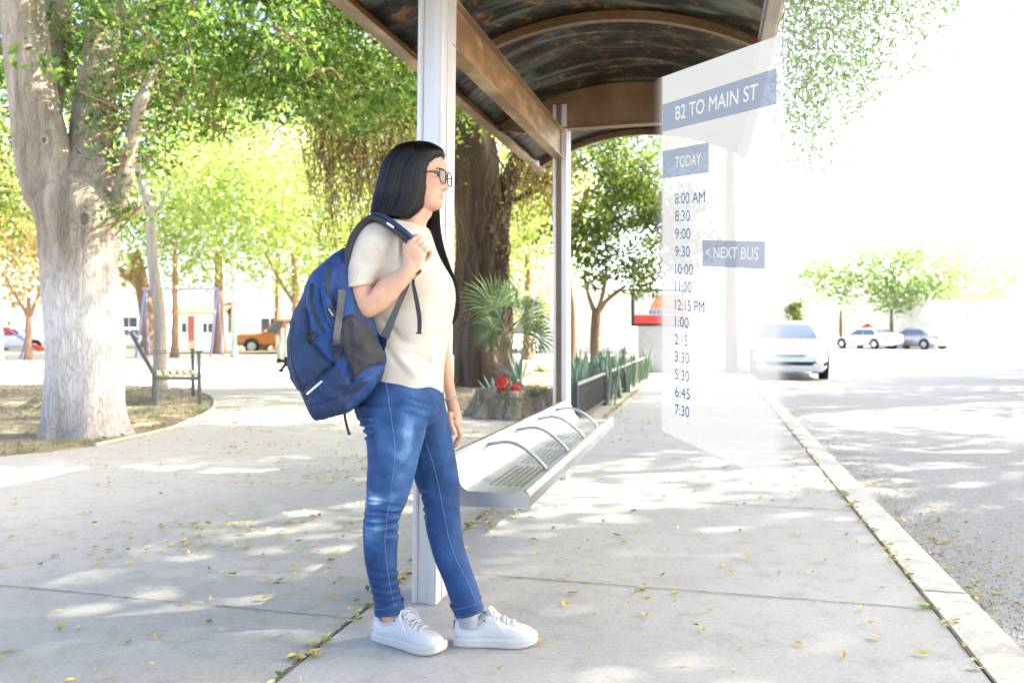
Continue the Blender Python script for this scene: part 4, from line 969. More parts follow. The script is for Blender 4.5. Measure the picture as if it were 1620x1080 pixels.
# ================================================================ vehicles
M['tyre'] = pm('tyre_rubber', (.02, .02, .02), (.012, .012, .012), 20, .85)
M['rim'] = pm('alloy_rim', (.55, .55, .56), (.45, .45, .46), 20, .3, .8)
M['cglass'] = glass_mat('car_glass', (.1, .14, .2), .08)
M['lens'] = pm('headlight_lens', (.5, .52, .55), (.3, .32, .36), 12, .15, .3, coat=1)
M['plastic'] = pm('black_plastic', (.02, .02, .025), (.012, .012, .014), 20, .6)
M['taillight'] = pm('tail_light', (.35, .03, .03), (.28, .02, .02), 10, .2)
def car(name, label, loc, rz, paint, kind='sedan', W=1.85, Ln=4.85, H=1.45, group=None, tl=True):
    """x forward, y left, origin at ground under the middle; lofted body with its glass, lights and wheels as parts"""
    t = thing(name, label, 'car' if kind != 'pickup' else 'pickup', loc, rz, group); hl = Ln/2; hw = W/2
    pick = kind == 'pickup'
    # stations: x, half width, bottom z, side top z (belt), deck z
    if pick: st = [(-1, .86, .5, .95, .98), (-.97, .95, .46, 1.08, 1.12), (-.6, 1, .42, 1.08, 1.12), (-.2, 1, .42, 1.08, 1.13), (.3, 1, .42, 1.08, 1.14), (.48, 1, .42, 1.07, 1.16), (.75, .99, .42, 1.05, 1.13), (.93, .95, .44, 1.0, 1.08), (.985, .86, .48, .85, .95), (1, .7, .52, .7, .75)]
    else: st = [(-1, .72, .42, .72, .8), (-.985, .86, .34, .88, .96), (-.93, .93, .26, .92, 1.02), (-.7, .98, .22, .93, 1.04), (-.3, 1, .2, .92, .98), (.15, 1, .2, .9, .96), (.4, .99, .2, .88, .97), (.62, .98, .2, .82, .9), (.82, .95, .2, .74, .8), (.93, .88, .2, .66, .7), (.975, .78, .22, .56, .6), (1, .6, .28, .46, .48)]
    rings = []
    for x, wf, zb, zs, zt in crom(st, 3):
        h_ = hw*wf; r = [(x*hl, -h_*.9, zb), (x*hl, -h_*.99, zb+.1), (x*hl, -h_, zb+.28*(zs-zb)+.1), (x*hl, -h_*.985, zs-.1), (x*hl, -h_*.93, zs), (x*hl, -h_*.8, zs+(zt-zs)*.5), (x*hl, -h_*.4, zt)]
        rings.append(r+[(a, -b_, c) for a, b_, c in reversed(r)])
    mb = MB(); mb.loft(rings)
    # greenhouse: front base, front top, rear top, rear base
    if pick: gx = [(.42, 1.14), (.12, H-.06), (.02, H), (-.18, H), (-.26, H-.03), (-.3, 1.1)]
    else: gx = [(.38, .95), (.1, H-.05), (-.02, H), (-.3, H-.01), (-.45, H-.08), (-.76, 1.0)]
    zb_ = .93 if not pick else 1.08
    g = []
    for x, z in crom([(a, b_) for a, b_ in gx], 3):
        f = max(0, (z-zb_)/(H-zb_)); h_ = hw*(.93-.24*f); r = [(x*hl, -hw*.92, zb_-.02), (x*hl, -hw*.92+.02*f, zb_+.02), (x*hl, -h_, z-.05*f), (x*hl, -h_+.08, z), (x*hl, 0, z+.012)]
        g.append(r+[(a, -b_, c) for a, b_, c in reversed(r[:-1])])
    mb.loft(g); mb.build('body', paint, t, smooth=True)
    def gh(x, f):   # y half width at fraction f of the greenhouse height
        return hw*(.93-.24*f)
    def gtop(x):
        q = crom([(a*hl, b_) for a, b_ in gx], 3); q = q[::-1]; return float(np.interp(x, q[:, 0], q[:, 1]))
    # windscreen and rear window as curved patches just proud of the shell
    def screen(xa, za, xb, zb2, nm, off):
        m2 = MB(); vs = []; nU, nV = 6, 5
        for i in range(nV+1):
            f = i/nV; x = xa+(xb-xa)*f; z = gtop(x) ; fr = (z-zb_)/(H-zb_)
            for j in range(nU+1):
                u_ = (j/nU*2-1)*(gh(x, max(fr, 0))-.09); vs.append((x+off*.02, u_, z+.016-abs(u_)*.01))
        m2.add(vs, [(i*(nU+1)+j, i*(nU+1)+j+1, (i+1)*(nU+1)+j+1, (i+1)*(nU+1)+j) for i in range(nV) for j in range(nU)]); m2.build(nm, M['cglass'], t, smooth=True)
    screen(gx[0][0]*hl-.07, 0, gx[1][0]*hl+.04, 0, 'windscreen', 1); screen(gx[-1][0]*hl+(.02 if pick else .12), 0, gx[-2][0]*hl-.02, 0, 'rear_window', -1)
    for sy in (-1, 1):
        xs = [(.36, .08, .05, -.2), (-.215, -.2, -.62, -.48)] if not pick else [(.36, .1, .1, -.05), (-.07, -.07, -.27, -.22)]
        if not pick: xs = [(.33, .08, -.14, -.14), (-.17, -.17, -.62, -.47)]
        for x0, x1, x3, x2 in xs:
            m2 = MB(); zt = H-.12; f = (zt-zb_)/(H-zb_); y0 = hw*.925; y1 = gh(0, f)+.012
            pl = [(x0*hl, sy*y0, zb_+.05), (x1*hl, sy*y1, zt), (x2*hl, sy*y1, zt), (x3*hl, sy*y0, zb_+.05)]
            m2.prism(pl, (0, sy*.006, 0)); m2.build('side_window', M['cglass'], t)
    wr = .33 if not pick else .38
    for sx in (.6 if not pick else .62, -.6 if not pick else -.58):
        for sy in (-1, 1):
            c = (sx*hl, sy*(hw-.1), wr)
            wv = bpy.data.objects.new('wheel', None); link(wv, t); wv.location = c; wv.rotation_euler = (PI/2, 0, 0)
            m2 = MB(); m2.lathe([(wr*.62, -.1), (wr*.93, -.115), (wr, -.09), (wr, .09), (wr*.93, .115), (wr*.62, .1)], (0, 0, 0), 28); m2.build('tyre', M['tyre'], wv, smooth=True)
            m2 = MB(); m2.lathe([(.02, -.122*sy if False else -.11), (.02, .11), (wr*.2, .112), (wr*.62, .1), (wr*.62, -.1), (wr*.2, -.112)], (0, 0, 0), 20)
            for k in range(7):
                a = 2*PI*k/7
                for zz in (-.112, .112): m2.bar((math.cos(a)*.04, math.sin(a)*.04, zz), (math.cos(a)*wr*.6, math.sin(a)*wr*.6, zz), .035, .02)
            m2.build('rim', M['rim'], wv)
            m3 = MB(); m3.tube([(c[0]+math.cos(a)*(wr+.05), c[1]+sy*.075, c[2]+math.sin(a)*(wr+.05)) for a in np.linspace(-.1, PI+.1, 16)], .045, 6); m3.build('wheel_arch', M['plastic'], t)
    fx = hl
    if pick:
        m2 = MB(); m2.box((fx-.02, 0, .75), (.06, 1.0, .3)); m2.build('grille', M['plastic'], t, bevel=.01); m2 = MB(); m2.box((fx-.03, 0, .5), (.14, 1.7, .18)); m2.build('bumper', M['rim'], t, bevel=.03)
    else:
        m2 = MB(); pl = [(fx-.035, -.5, .36), (fx-.035, .5, .36), (fx-.05, .6, .46), (fx-.05, -.6, .46)]; m2.prism(pl, (.05, 0, 0)); m2.build('lower_grille', M['plastic'], t, bevel=.01)
        m2 = MB(); pl = [(fx-.06, -.3, .56), (fx-.06, .3, .56), (fx-.1, .42, .64), (fx-.1, -.42, .64)]; m2.prism(pl, (.04, 0, 0)); m2.build('upper_grille', M['rim'], t, bevel=.01)
    for sy in (-1, 1):
        m2 = MB(); 
        if pick: pl = [(fx-.1, sy*.58, .72), (fx-.14, sy*.88, .76), (fx-.16, sy*.88, .92), (fx-.1, sy*.58, .9)]
        else: pl = [(fx-.2, sy*.48, .59), (fx-.3, sy*.82, .63), (fx-.42, sy*.86, .74), (fx-.27, sy*.52, .67)]
        m2.prism(pl, (.07, 0, .02)); m2.build('headlight', M['lens'], t, bevel=.012, smooth=False)
        if not pick: m2 = MB(); pl = [(fx-.12, sy*.62, .33), (fx-.2, sy*.84, .36), (fx-.21, sy*.86, .45), (fx-.13, sy*.66, .42)]; m2.prism(pl, (.07, 0, 0)); m2.build('fog_recess', M['plastic'], t, bevel=.008)
        m2 = MB(); x = gx[0][0]*hl-.25; m2.tube([(x, sy*hw*.9, zb_+.06), (x+.03, sy*(hw+.06), zb_+.1)], .025, 8); m2.lathe([(.03, -.07), (.09, -.05), (.1, 0), (.09, .05), (.03, .08)], (x+.03, sy*(hw+.1), zb_+.12), 12); m2.build('wing_mirror', paint, t, smooth=True)
        if tl: m2 = MB(); m2.box((-hl+(.06 if not pick else .03), sy*hw*.72, .82 if not pick else .9), (.08, .38 if not pick else .14, .15 if not pick else .35)); m2.build('tail_light', M['taillight'], t, bevel=.02)
    return t
PW = pm('white_car_paint', (.74, .77, .82), (.7, .73, .78), 2, .25, 0, coat=.6, spec=.5)
PS = pm('silver_car_paint', (.5, .48, .45), (.44, .42, .39), 2, .3, .4, coat=.5)
PO = pm('orange_car_paint', (.5, .17, .03), (.44, .14, .02), 2, .3, 0, coat=.6)
def cloc(px, d, z=-.12): return (XY(px, d), d, z)
car('parked_car', 'white sedan facing the camera along the kerb', cloc(1245, 21.6), -PI/2-math.radians(17.5), PW)
car('parked_car', 'beige silver sedan seen from behind far across the street', cloc(1448, 55), math.radians(112), PS, group='cars parked far across the street')
car('parked_car', 'white sedan left of the silver one far across the street', cloc(1372, 56), math.radians(112), PW, group='cars parked far across the street')
car('pickup_truck', 'bright orange pickup parked beyond the park facing left', cloc(453, 44.8), PI, PO, 'pickup', 1.9, 5.3, 1.9)
car('parked_car', 'white hatchback parked at the left edge behind the small orange tree', cloc(30, 47), 0, PW, group='cars parked beyond the plaza')
car('parked_car', 'white car half hidden behind the limewashed trunk', cloc(205, 50), PI, PW, group='cars parked beyond the plaza')
# seesaw: red and blue bar
d = 31; b = np.array([XY(40, d), d, 0]); ss = wthing('seesaw', 'red and blue playground seesaw tilted in front of the left parked car', 'seesaw', b)
mb = MB(); mb.bar(P(12, 522, d), P(62, 552, d), .1, .08); mb.build('beam', M['purple'], ss)
for qa, qb in ((P(8, 519, d), P(20, 528, d)), (P(54, 546, d), P(66, 553, d))): mb = MB(); mb.bar(qa, qb, .3, .1); mb.build('seat', M['red'], ss)
mb = MB(); c = P(40, 540, d); mb.tube([np.array([c[0]-.2, c[1], 0]), c], .04, 8); mb.tube([np.array([c[0]+.2, c[1], 0]), c], .04, 8); mb.build('support', M['purple'], ss)
# ================================================================ person
M['skin'] = pm('skin', (.7, .42, .275), (.6, .33, .21), 22, .55, 0, bump=.12, bscale=260)
for n_ in M['skin'].node_tree.nodes:
    if n_.type == 'BSDF_PRINCIPLED': n_.inputs['Subsurface Weight'].default_value = .12; n_.inputs['Subsurface Radius'].default_value = (.02, .008, .004)
M['lip'] = pm('lips', (.6, .27, .22), (.55, .24, .19), 30, .35)
M['nail'] = pm('finger_nail', (.72, .48, .4), (.66, .42, .36), 20, .25)
PB = np.array([XY(680, 2.68), 2.66, 0.0])      # ground point between the feet
def remesh(objs_mb, voxel, smooth_it, mats, name, parent=None, fac=.5):
    me = np_mesh(name, np.array(objs_mb.v)-PB, objs_mb.f, mats, True, objs_mb.m)
    o = bpy.data.objects.new(name+'_src', me); COL.objects.link(o)
    r = o.modifiers.new('r', 'REMESH'); r.mode = 'VOXEL'; r.voxel_size = voxel; r.use_smooth_shade = True
    if smooth_it: s = o.modifiers.new('s', 'SMOOTH'); s.factor = fac; s.iterations = smooth_it
    dg = bpy.context.evaluated_depsgraph_get(); ev = o.evaluated_get(dg)
    m2 = bpy.data.meshes.new_from_object(ev); m2.name = name; bpy.data.objects.remove(o)
    m2.materials.clear()
    for m_ in mats: m2.materials.append(m_)
    n_ = len(m2.polygons); m2.polygons.foreach_set('use_smooth', np.ones(n_, bool)); m2.polygons.foreach_set('material_index', np.zeros(n_, np.int32))
    o = bpy.data.objects.new(name, m2); COL.objects.link(o)
    if parent is not None: o.parent = parent
    return o
def mverts(o):
    a = np.empty(len(o.data.vertices)*3, np.float32); o.data.vertices.foreach_get('co', a); return a.reshape(-1, 3).astype(float)
def mnorms(o):
    a = np.empty(len(o.data.vertices)*3, np.float32); o.data.vertices.foreach_get('normal', a); return a.reshape(-1, 3).astype(float)
def setv(o, v): o.data.vertices.foreach_set('co', v.astype(np.float32).ravel()); o.data.update()
def pxof(v):
    """photo position of real points (world = v + PB), used to place garment details"""
    w_ = v+PB; return 810+F*w_[:, 0]/w_[:, 1], HOR-F*(w_[:, 2]-CH)/w_[:, 1]

# ---------- head, local: x forward, y left, z up from chin; then yaw to the camera
HC = P(660, 334, 2.70); HYAW = math.radians(-15)
def head_rings():
    #  z,  front, back, halfwidth, nose/feature on the midline
    T = [(-.002, .052, -.015, .022), (.004, .078, -.035, .036), (.014, .0885, -.05, .046), (.03, .090, -.066, .0545), (.05, .088, -.082, .0615), (.075, .0895, -.094, .0675), (.1, .0935, -.1, .0715), (.125, .0975, -.104, .0735), (.15, .0985, -.104, .0745), (.17, .092, -.1, .073), (.19, .077, -.088, .0665), (.205, .055, -.068, .053), (.214, .03, -.04, .034), (.218, .008, -.015, .012)]
    q = crom(T, 7); n = 96; rings = []
    for z, xf, xb, w_ in q:
        rr = []
        for j in range(n):
            a = 2*PI*j/n; ca, sa = math.cos(a), math.sin(a)
            e = 2.15
            cx = .0; X = (xf if ca > 0 else -xb)*(abs(ca)**(2/e))*(1 if ca > 0 else -1); Y = w_*(abs(sa)**(2/e))*(1 if sa > 0 else -1)
            if ca > 0:
                g = lambda y0, z0, sy, sz: math.exp(-((abs(Y)-y0)/sy)**2-((z-z0)/sz)**2)
                # nose: ridge growing to the tip
                t = max(0, min(1, (.112-z)/(.112-.074))); tip = math.exp(-((z-.077)/.008)**2)
                if .06 < z < .125:
                    nose = (.004+.0225*t**1.15)*(1 if z > .071 else max(0, (z-.06)/.011)); X += nose*math.exp(-(Y/(.0085+.007*t))**2)
                X += .0055*g(.0115, .0715, .006, .007)          # wings of the nose
                X -= .0105*g(.031, .112, .017, .012)             # eye socket
                X += .004*g(.03, .13, .024, .007)                # brow ridge
                X += .0065*math.exp(-(Y/.021)**2-((z-.0525)/.0042)**2)   # upper lip
                X += .0070*math.exp(-(Y/.018)**2-((z-.042)/.0048)**2)   # lower lip
                X -= .0055*math.exp(-(Y/.024)**2-((z-.0475)/.0016)**2)
                X -= .0045*math.exp(-(Y/.02)**2-((z-.032)/.005)**2)
                X += .0045*math.exp(-(Y/.018)**2-((z-.016)/.009)**2)    # chin
                X -= .004*math.exp(-(Y/.005)**2-((z-.06)/.004)**2)
                X += .004*g(.043, .085, .018, .016)             # cheek
            rr.append(np.array([X, Y, z]))
        rings.append(rr)
    return rings
ca_, sa_ = math.cos(HYAW), math.sin(HYAW)
HPIT = math.radians(1.5)
def hw(p):   # head local -> world
    x, y, z = p; x, z = x*math.cos(HPIT)+z*math.sin(HPIT)*0-0, z
    return HC+np.array([x*ca_-y*sa_, x*sa_+y*ca_, z])
hmb = MB(); hmb.loft([[hw(p) for p in r] for r in head_rings()])
# ear
def ear(sy):
    for k in range(1): hmb.tube([hw((-.004, sy*.074, .075)), hw((-.012, sy*.081, .09)), hw((-.016, sy*.083, .108)), hw((-.006, sy*.079, .118)), hw((.002, sy*.075, .108)), hw((.002, sy*.074, .09))], .006, 8)
ear(1); ear(-1)
# neck, torso core
hmb.loft(rings_px([(628, 318, 684, 326, 2.70, .052), (628, 335, 683, 340, 2.70, .052), (626, 350, 675, 352, 2.70, .053), (618, 362, 675, 370, 2.70, .06), (600, 380, 684, 388, 2.70, .1), (590, 420, 690, 425, 2.70, .12), (592, 480, 695, 480, 2.70, .11), (600, 560, 690, 560, 2.70, .1), (600, 630, 690, 630, 2.70, .1)], 4, 40))
# near (right) arm
def px_tube(rows, k=4, n=28, e=2.0): hmb.loft(rings_px(rows, k, n, e))
px_tube([(600, 362, 655, 372, 2.60, .05), (572, 385, 625, 385, 2.57, .052), (556, 415, 608, 412, 2.545, .05), (550, 445, 598, 440, 2.53, .047), (546, 465, 592, 454, 2.52, .045), (548, 486, 593, 458, 2.515, .044), (560, 500, 594, 457, 2.51, .043), (580, 504, 597, 447, 2.505, .042), (605, 492, 610, 437, 2.50, .04), (624, 475, 626, 428, 2.495, .035), (637, 460, 637, 420, 2.49, .031), (649, 446, 643, 411, 2.487, .027), (660, 432, 645, 402, 2.485, .022)], 4, 32)
# near hand: palm block with its back to the camera
px_tube([(659, 437, 641.5, 412, 2.49, .020), (666, 424, 641.5, 400, 2.487, .021), (671, 412, 643, 390, 2.487, .0225), (675, 402, 645, 381, 2.49, .021), (675, 397, 649, 378, 2.50, .014)], 4, 28, 2.5)
def finger(pts, r0, r1, n=14):
    q = crom(pts, 5); K = len(q); hmb.tube(q, [r0+(r1-r0)*i/(K-1)+(.0006 if i % 10 == 5 else 0) for i in range(K)], n)
    c = q[-1]; d_ = q[-1]-q[-2]; d_ /= np.linalg.norm(d_)
    hmb.tube([c-d_*.001, c+d_*r1*.55, c+d_*r1*.92, c+d_*r1], [r1, r1*.85, r1*.42, r1*.1], n)
for i, (kx, ky) in enumerate([(653, 381), (660.5, 384), (667.5, 389), (673, 396)]):
    f = [1, 1.05, .98, .85][i]
    k0 = P(kx-5, ky+5, 2.487); k1 = P(kx+1.5, ky-1, 2.482); k2 = P(kx+7*f, ky-4+i*.3, 2.505+.004*f); k3 = P(kx+9*f, ky+5, 2.532); k4 = P(kx+3*f, ky+13, 2.54); k5 = P(kx-5, ky+15, 2.535)
    finger([k0, k1, k2, k3, k4, k5], .0092*(.9+.1*f), .0074)
finger([P(643, 404, 2.497), P(643, 388, 2.505), P(649, 377.5, 2.515), P(659, 374.5, 2.522), P(667, 378, 2.528)], .0115, .0085)
# far (left) arm hanging
px_tube([(650, 352, 690, 368, 2.80, .05), (662, 380, 702, 378, 2.86, .05), (668, 410, 706, 408, 2.88, .046), (674, 450, 708, 450, 2.89, .042), (680, 500, 707, 498, 2.885, .038), (684, 525, 708.5, 525, 2.88, .038), (690, 550, 711.5, 550, 2.872, .037), (696, 575, 714.5, 575, 2.865, .033), (700, 600, 717.5, 600, 2.86, .029), (704, 625, 721, 622, 2.855, .025), (705, 635, 723, 631, 2.852, .0225), (707.5, 646, 726, 641, 2.85, .025), (709.5, 656, 729, 652, 2.85, .031), (712, 667, 731, 664, 2.85, .032), (714, 673, 731, 670, 2.85, .026)], 3, 28)
for i, (dy, ln) in enumerate([(-.032, .9), (-.011, 1.05), (.010, 1.0), (.030, .82)]):
    dd = 2.848+dy; s = ln
    finger([P(719, 664, dd), P(725, 676, dd), P(728.5-i*.3, 676+14*s, dd), P(726-i*.6, 676+22*s, dd), P(720.5, 676+28*s, dd)], .0092, .0072)
finger([P(711, 652, 2.815), P(712, 665, 2.80), P(715.5, 676, 2.795), P(719, 686, 2.795)], .0115, .0088)
# legs inside the jeans down to ankles and feet in the shoes
NL = [(563, 640, 682, 640, 2.60, .085), (577, 680, 674, 680, 2.60, .088), (581.5, 720, 664, 719, 2.60, .083), (581, 755, 655, 755, 2.61, .074), (579, 792, 644, 792, 2.62, .064), (575.5, 824, 631, 824, 2.635, .058), (575, 852, 629.5, 852, 2.65, .058), (576.5, 880, 628, 880, 2.665, .056), (581, 905, 629, 905, 2.675, .052), (587, 930, 632, 930, 2.685, .049), (592, 953, 638, 953, 2.69, .048), (594, 970, 639, 965, 2.69, .047)]
FL = [(625, 630, 702.5, 632, 2.78, .085), (640, 667, 710.5, 667, 2.78, .084), (650, 719, 720.5, 719, 2.77, .076), (656, 758, 726.5, 758, 2.76, .066), (666, 783, 727.5, 783, 2.75, .060), (671, 811, 728.5, 811, 2.74, .057), (675.5, 842, 731, 842, 2.72, .057), (684, 873, 736, 868, 2.70, .055), (693.5, 899, 744, 893, 2.69, .052), (703, 922, 752, 915, 2.68, .049), (712, 948, 759.5, 940, 2.67, .048), (720.5, 972, 764, 962, 2.665, .047)]
def shrink(rows, f): return [(x0+(x1-x0)*f, y0, x1-(x1-x0)*f, y1, d, h*(1-2*f)) for x0, y0, x1, y1, d, h in rows]
hmb.loft(rings_px(shrink(NL, .1), 3, 24)); hmb.loft(rings_px(shrink(FL, .1), 3, 24))
hmb.loft(rings_px([(600, 950, 633, 950, 2.69, .034), (603, 972, 630, 970, 2.695, .029), (605, 980, 631, 980, 2.695, .024), (606, 990, 630, 990, 2.695, .012)], 3, 24))
hmb.loft(rings_px([(724, 950, 757, 945, 2.67, .034), (727, 972, 755, 970, 2.665, .030), (728, 982, 755, 982, 2.665, .022), (730, 990, 754, 990, 2.665, .012)], 3, 24))
body = remesh(hmb, .0029, 4, [M['skin'], M['lip']], 'person')
body.location = Vector([float(x) for x in PB])
tag(body, 'woman with long black hair and glasses in a cream top and jeans by the post', 'person')
# lips
v = mverts(body)+PB-HC; vx = v[:, 0]*ca_+v[:, 1]*sa_; vy = -v[:, 0]*sa_+v[:, 1]*ca_; vz = v[:, 2]
lipv = (vx > .075) & ((((vz-.0475)/(.0105))**2+(vy/.0245)**2) < 1)
mi = [1 if all(lipv[i] for i in p.vertices) else 0 for p in body.data.polygons]
body.data.polygons.foreach_set('material_index', np.array(mi, np.int32))
def pb(mb, name, mats, parent=None, smooth=True, **kw): return mb.build(name, mats, parent or body, smooth, origin=PB, **kw)

# eyes, brows
M['eyew'] = pm('eye_white', (.7, .68, .66), (.66, .62, .6), 8, .2); M['iris'] = pm('dark_iris', (.035, .018, .01), (.02, .01, .006), 8, .1)
for sy in (-1, 1):
    c = np.array([.0775, sy*.031, .1115]); mb = MB(); rr = .0118
    def sph(mb, c, r, m, n=16, half=None):
        rings = []
        for i in range(n+1):
            a = PI*i/n; rings.append([hw((c[0]+r*math.cos(a), c[1]+r*math.sin(a)*math.cos(2*PI*j/16), c[2]+r*math.sin(a)*math.sin(2*PI*j/16))) for j in range(16)])
        mb.loft(rings[1:-1], m)
    sph(mb, c, rr, 0); e = c+np.array([.0065, 0, 0]); mb.tube([hw((c[0]+.0085, c[1], c[2])), hw((c[0]+.0108, c[1], c[2])), hw((c[0]+.0124, c[1], c[2]))], [.0088, .0066, .003], 16, 1)
    pb(mb, 'eye', [M['eyew'], M['iris']])
    mb = MB()
    for a0, a1 in ((.28, 1.7), (-.42, -1.6)):      # skin lids over the top and bottom of the eyeball
        rings = []
        for i in range(7):
            el = a0+(a1-a0)*i/6; rings.append([hw((c[0]+rr*1.1*math.cos(el)*math.cos(az), c[1]+rr*1.2*math.cos(el)*math.sin(az), c[2]+rr*1.1*math.sin(el))) for az in np.linspace(-1.6, 1.6, 15)])
        mb.loft(rings, 0, cap=False, closed=False)
    pb(mb, 'eyelid', M['skin'])
    mb = MB()   # lids with lashes
    for up in (1, -1):
        pts = [hw((c[0]+rr*1.13*math.cos(a), c[1]+rr*1.2*math.sin(a), c[2]+(.0036 if up > 0 else -.0052))) for a in np.linspace(-1.35, 1.35, 11)]
        mb.tube(pts, .0017 if up > 0 else .0007, 6)
    pb(mb, 'eyelashes', pm('lashes', (.02, .012, .01), (.012, .008, .006), 10, .6))
    mb = MB(); pts = [hw((.0985-.0045*(t*2)**2*1.4-.001, sy*(.014+.036*t), .1285+.006*math.sin(t*2.4)-.003*t)) for t in np.linspace(0, 1, 9)]
    mb.tube(pts, [.0022+.0022*math.sin(PI*min(1, t+.15)) for t in np.linspace(0, 1, 9)], 8, flat=.6); pb(mb, 'eyebrow', pm('brow_hair', (.025, .015, .01), (.015, .01, .008), 40, .8))
# glasses
M['gframe'] = pm('glasses_frame', (.015, .02, .028), (.01, .013, .02), 10, .2, spec=.7)
mb = MB()
for sy in (-1, 1):
    cc = np.array([.105, sy*.033, .107])
    pts = []
    for k in range(25):
        a = 2*PI*k/24; e = 3.6; X = .0255*(abs(math.cos(a))**(2/e))*(1 if math.cos(a) > 0 else -1); Z = .0222*(abs(math.sin(a))**(2/e))*(1 if math.sin(a) > 0 else -1)
        if Z < 0: X *= 1-.1*(-Z/.02)
        pts.append(hw((cc[0]-.10*abs(sy*X+.0)*(1 if sy*X > 0 else -.2)-.0, cc[1]+X, cc[2]+Z)))
    mb.tube(pts, .0022, 8)
    ml = MB(); ml.add([p for p in pts[:-1]], [tuple(range(24))]); LENS = M.get('lensg') or glass_mat('spectacle_lens', (.5, .6, .66), .02, .14); M['lensg'] = LENS
    mb.tube([hw((.104, sy*.0575, .116)), hw((.085, sy*.069, .1165)), hw((.04, sy*.0755, .1155)), hw((-.005, sy*.078, .114))], .0026, 8)
    g_l = (ml, sy)
    if sy == -1: ml1 = ml
    else: ml2 = ml
mb.tube([hw((.106, -.0095, .112)), hw((.110, 0, .1145)), hw((.106, .0095, .112))], .0017, 8)
gl = pb(mb, 'glasses', M['gframe'])
for m_ in (ml1, ml2): pb(m_, 'lens', M['lensg'], gl, False)

# ---------- hair: volume plus strand ribbons
m, nt, b_, out = base_mat('black_hair')
b_.inputs['Base Color'].default_value = (.0075, .0065, .007, 1); b_.inputs['Roughness'].default_value = .38; b_.inputs['Specular IOR Level'].default_value = .3
g_ = nt.nodes.new('ShaderNodeNewGeometry'); r_ = ramp(nt, g_.outputs['Random Per Island'], [(0, (.002, .002, .002)), (.7, (.005, .0045, .0045)), (1, (.016, .012, .01))]); nt.links.new(r_.outputs[0], b_.inputs['Base Color'])
b_.inputs['Anisotropic'].default_value = .5
M['hair'] = m
HR = [(648, 226, 664, 226, 2.70, .02), (636, 230, 684, 228.5, 2.70, .052), (626, 236, 695, 234.5, 2.70, .068), (619, 244, 702, 241, 2.70, .078), (612, 254, 699, 250, 2.70, .085), (607, 265, 691, 261, 2.70, .089), (603, 278, 685, 275, 2.70, .091), (600, 290, 683, 290, 2.70, .092), (597, 302, 681, 304, 2.70, .092), (594, 314, 677, 318, 2.70, .091), (592, 326, 671, 332, 2.695, .092), (590, 336, 661, 342, 2.69, .093), (590, 343, 650, 350, 2.69, .096)]
hr = crom(HR, 6)
def hring(i_f, n=64, e=3.6, sc=1.0, off=0.0):
    i = min(int(i_f), len(hr)-2); t = i_f-i; row = hr[i]*(1-t)+hr[i+1]*t
    xl, yl, xr, yr, d_, h_ = row; a = P(xl, yl, d_); b2 = P(xr, yr, d_); f = i_f/(len(hr)-1); ee = 2.1+(e-2.1)*min(1, f*3.2)
    c = (a+b2)/2; hx = (b2-a)/2; return c, hx*sc, np.array([0, h_*sc, 0]), ee
mb = MB(); rings = []
for i in range(len(hr)):
    c, hx, hy, ee = hring(i, sc=.955); rings.append(superring(c, hx, hy, 56, ee))
mb.loft(rings); hair = pb(mb, 'hair', M['hair'])
# strands
rgh = np.random.default_rng(4); smb = MB()
def strand_ribbon(pts, nrm, w_):
    k = len(pts); Lp, Rp = [], []
    for i in range(k):
        t = pts[min(i+1, k-1)]-pts[max(i-1, 0)]; t /= np.linalg.norm(t)+1e-9; s = np.cross(t, nrm[i]); s /= np.linalg.norm(s)+1e-9; ww = w_*(1-.5*(i/(k-1))**3); Lp.append(pts[i]+s*ww/2); Rp.append(pts[i]-s*ww/2)
    mid = [p+n_*w_*.28 for p, n_ in zip(pts, nrm)]; vs = Lp+mid+Rp; fs = []
    for i in range(k-1): fs += [(i, i+1, k+i+1, k+i), (k+i, k+i+1, 2*k+i+1, 2*k+i)]
    smb.add(vs, fs)
for q in range(2600):
    a = rgh.uniform(0, 2*PI); i0 = rgh.uniform(0, 3) if q % 3 else rgh.uniform(0, 30); i1 = len(hr)-1+rgh.uniform(-3, 0) if q % 4 else min(len(hr)-1, i0+rgh.uniform(20, 50)); K = 15; pts = []; ns = []; ph = rgh.uniform(0, 6.28); off = rgh.uniform(.975, 1.012)+(rgh.uniform(.005, .035) if q % 16 == 0 else 0); wob = rgh.uniform(0, .035)
    if i1-i0 < 10: continue
    for k in range(K):
        fi = i0+(i1-i0)*k/(K-1); c, hx, hy, ee = hring(fi); aa = a+wob*math.sin(fi*.12+ph); ca, sa = math.cos(aa), math.sin(aa)
        dvec = hx*(abs(ca)**(2/ee))*(1 if ca >= 0 else -1)+hy*(abs(sa)**(2/ee))*(1 if sa >= 0 else -1)
        p = c+dvec*off; n_ = hx*ca/(np.linalg.norm(hx)**2)+hy*sa/(np.linalg.norm(hy)**2); pts.append(p); ns.append(n_/np.linalg.norm(n_))
    strand_ribbon(pts, ns, rgh.uniform(.0012, .0034))
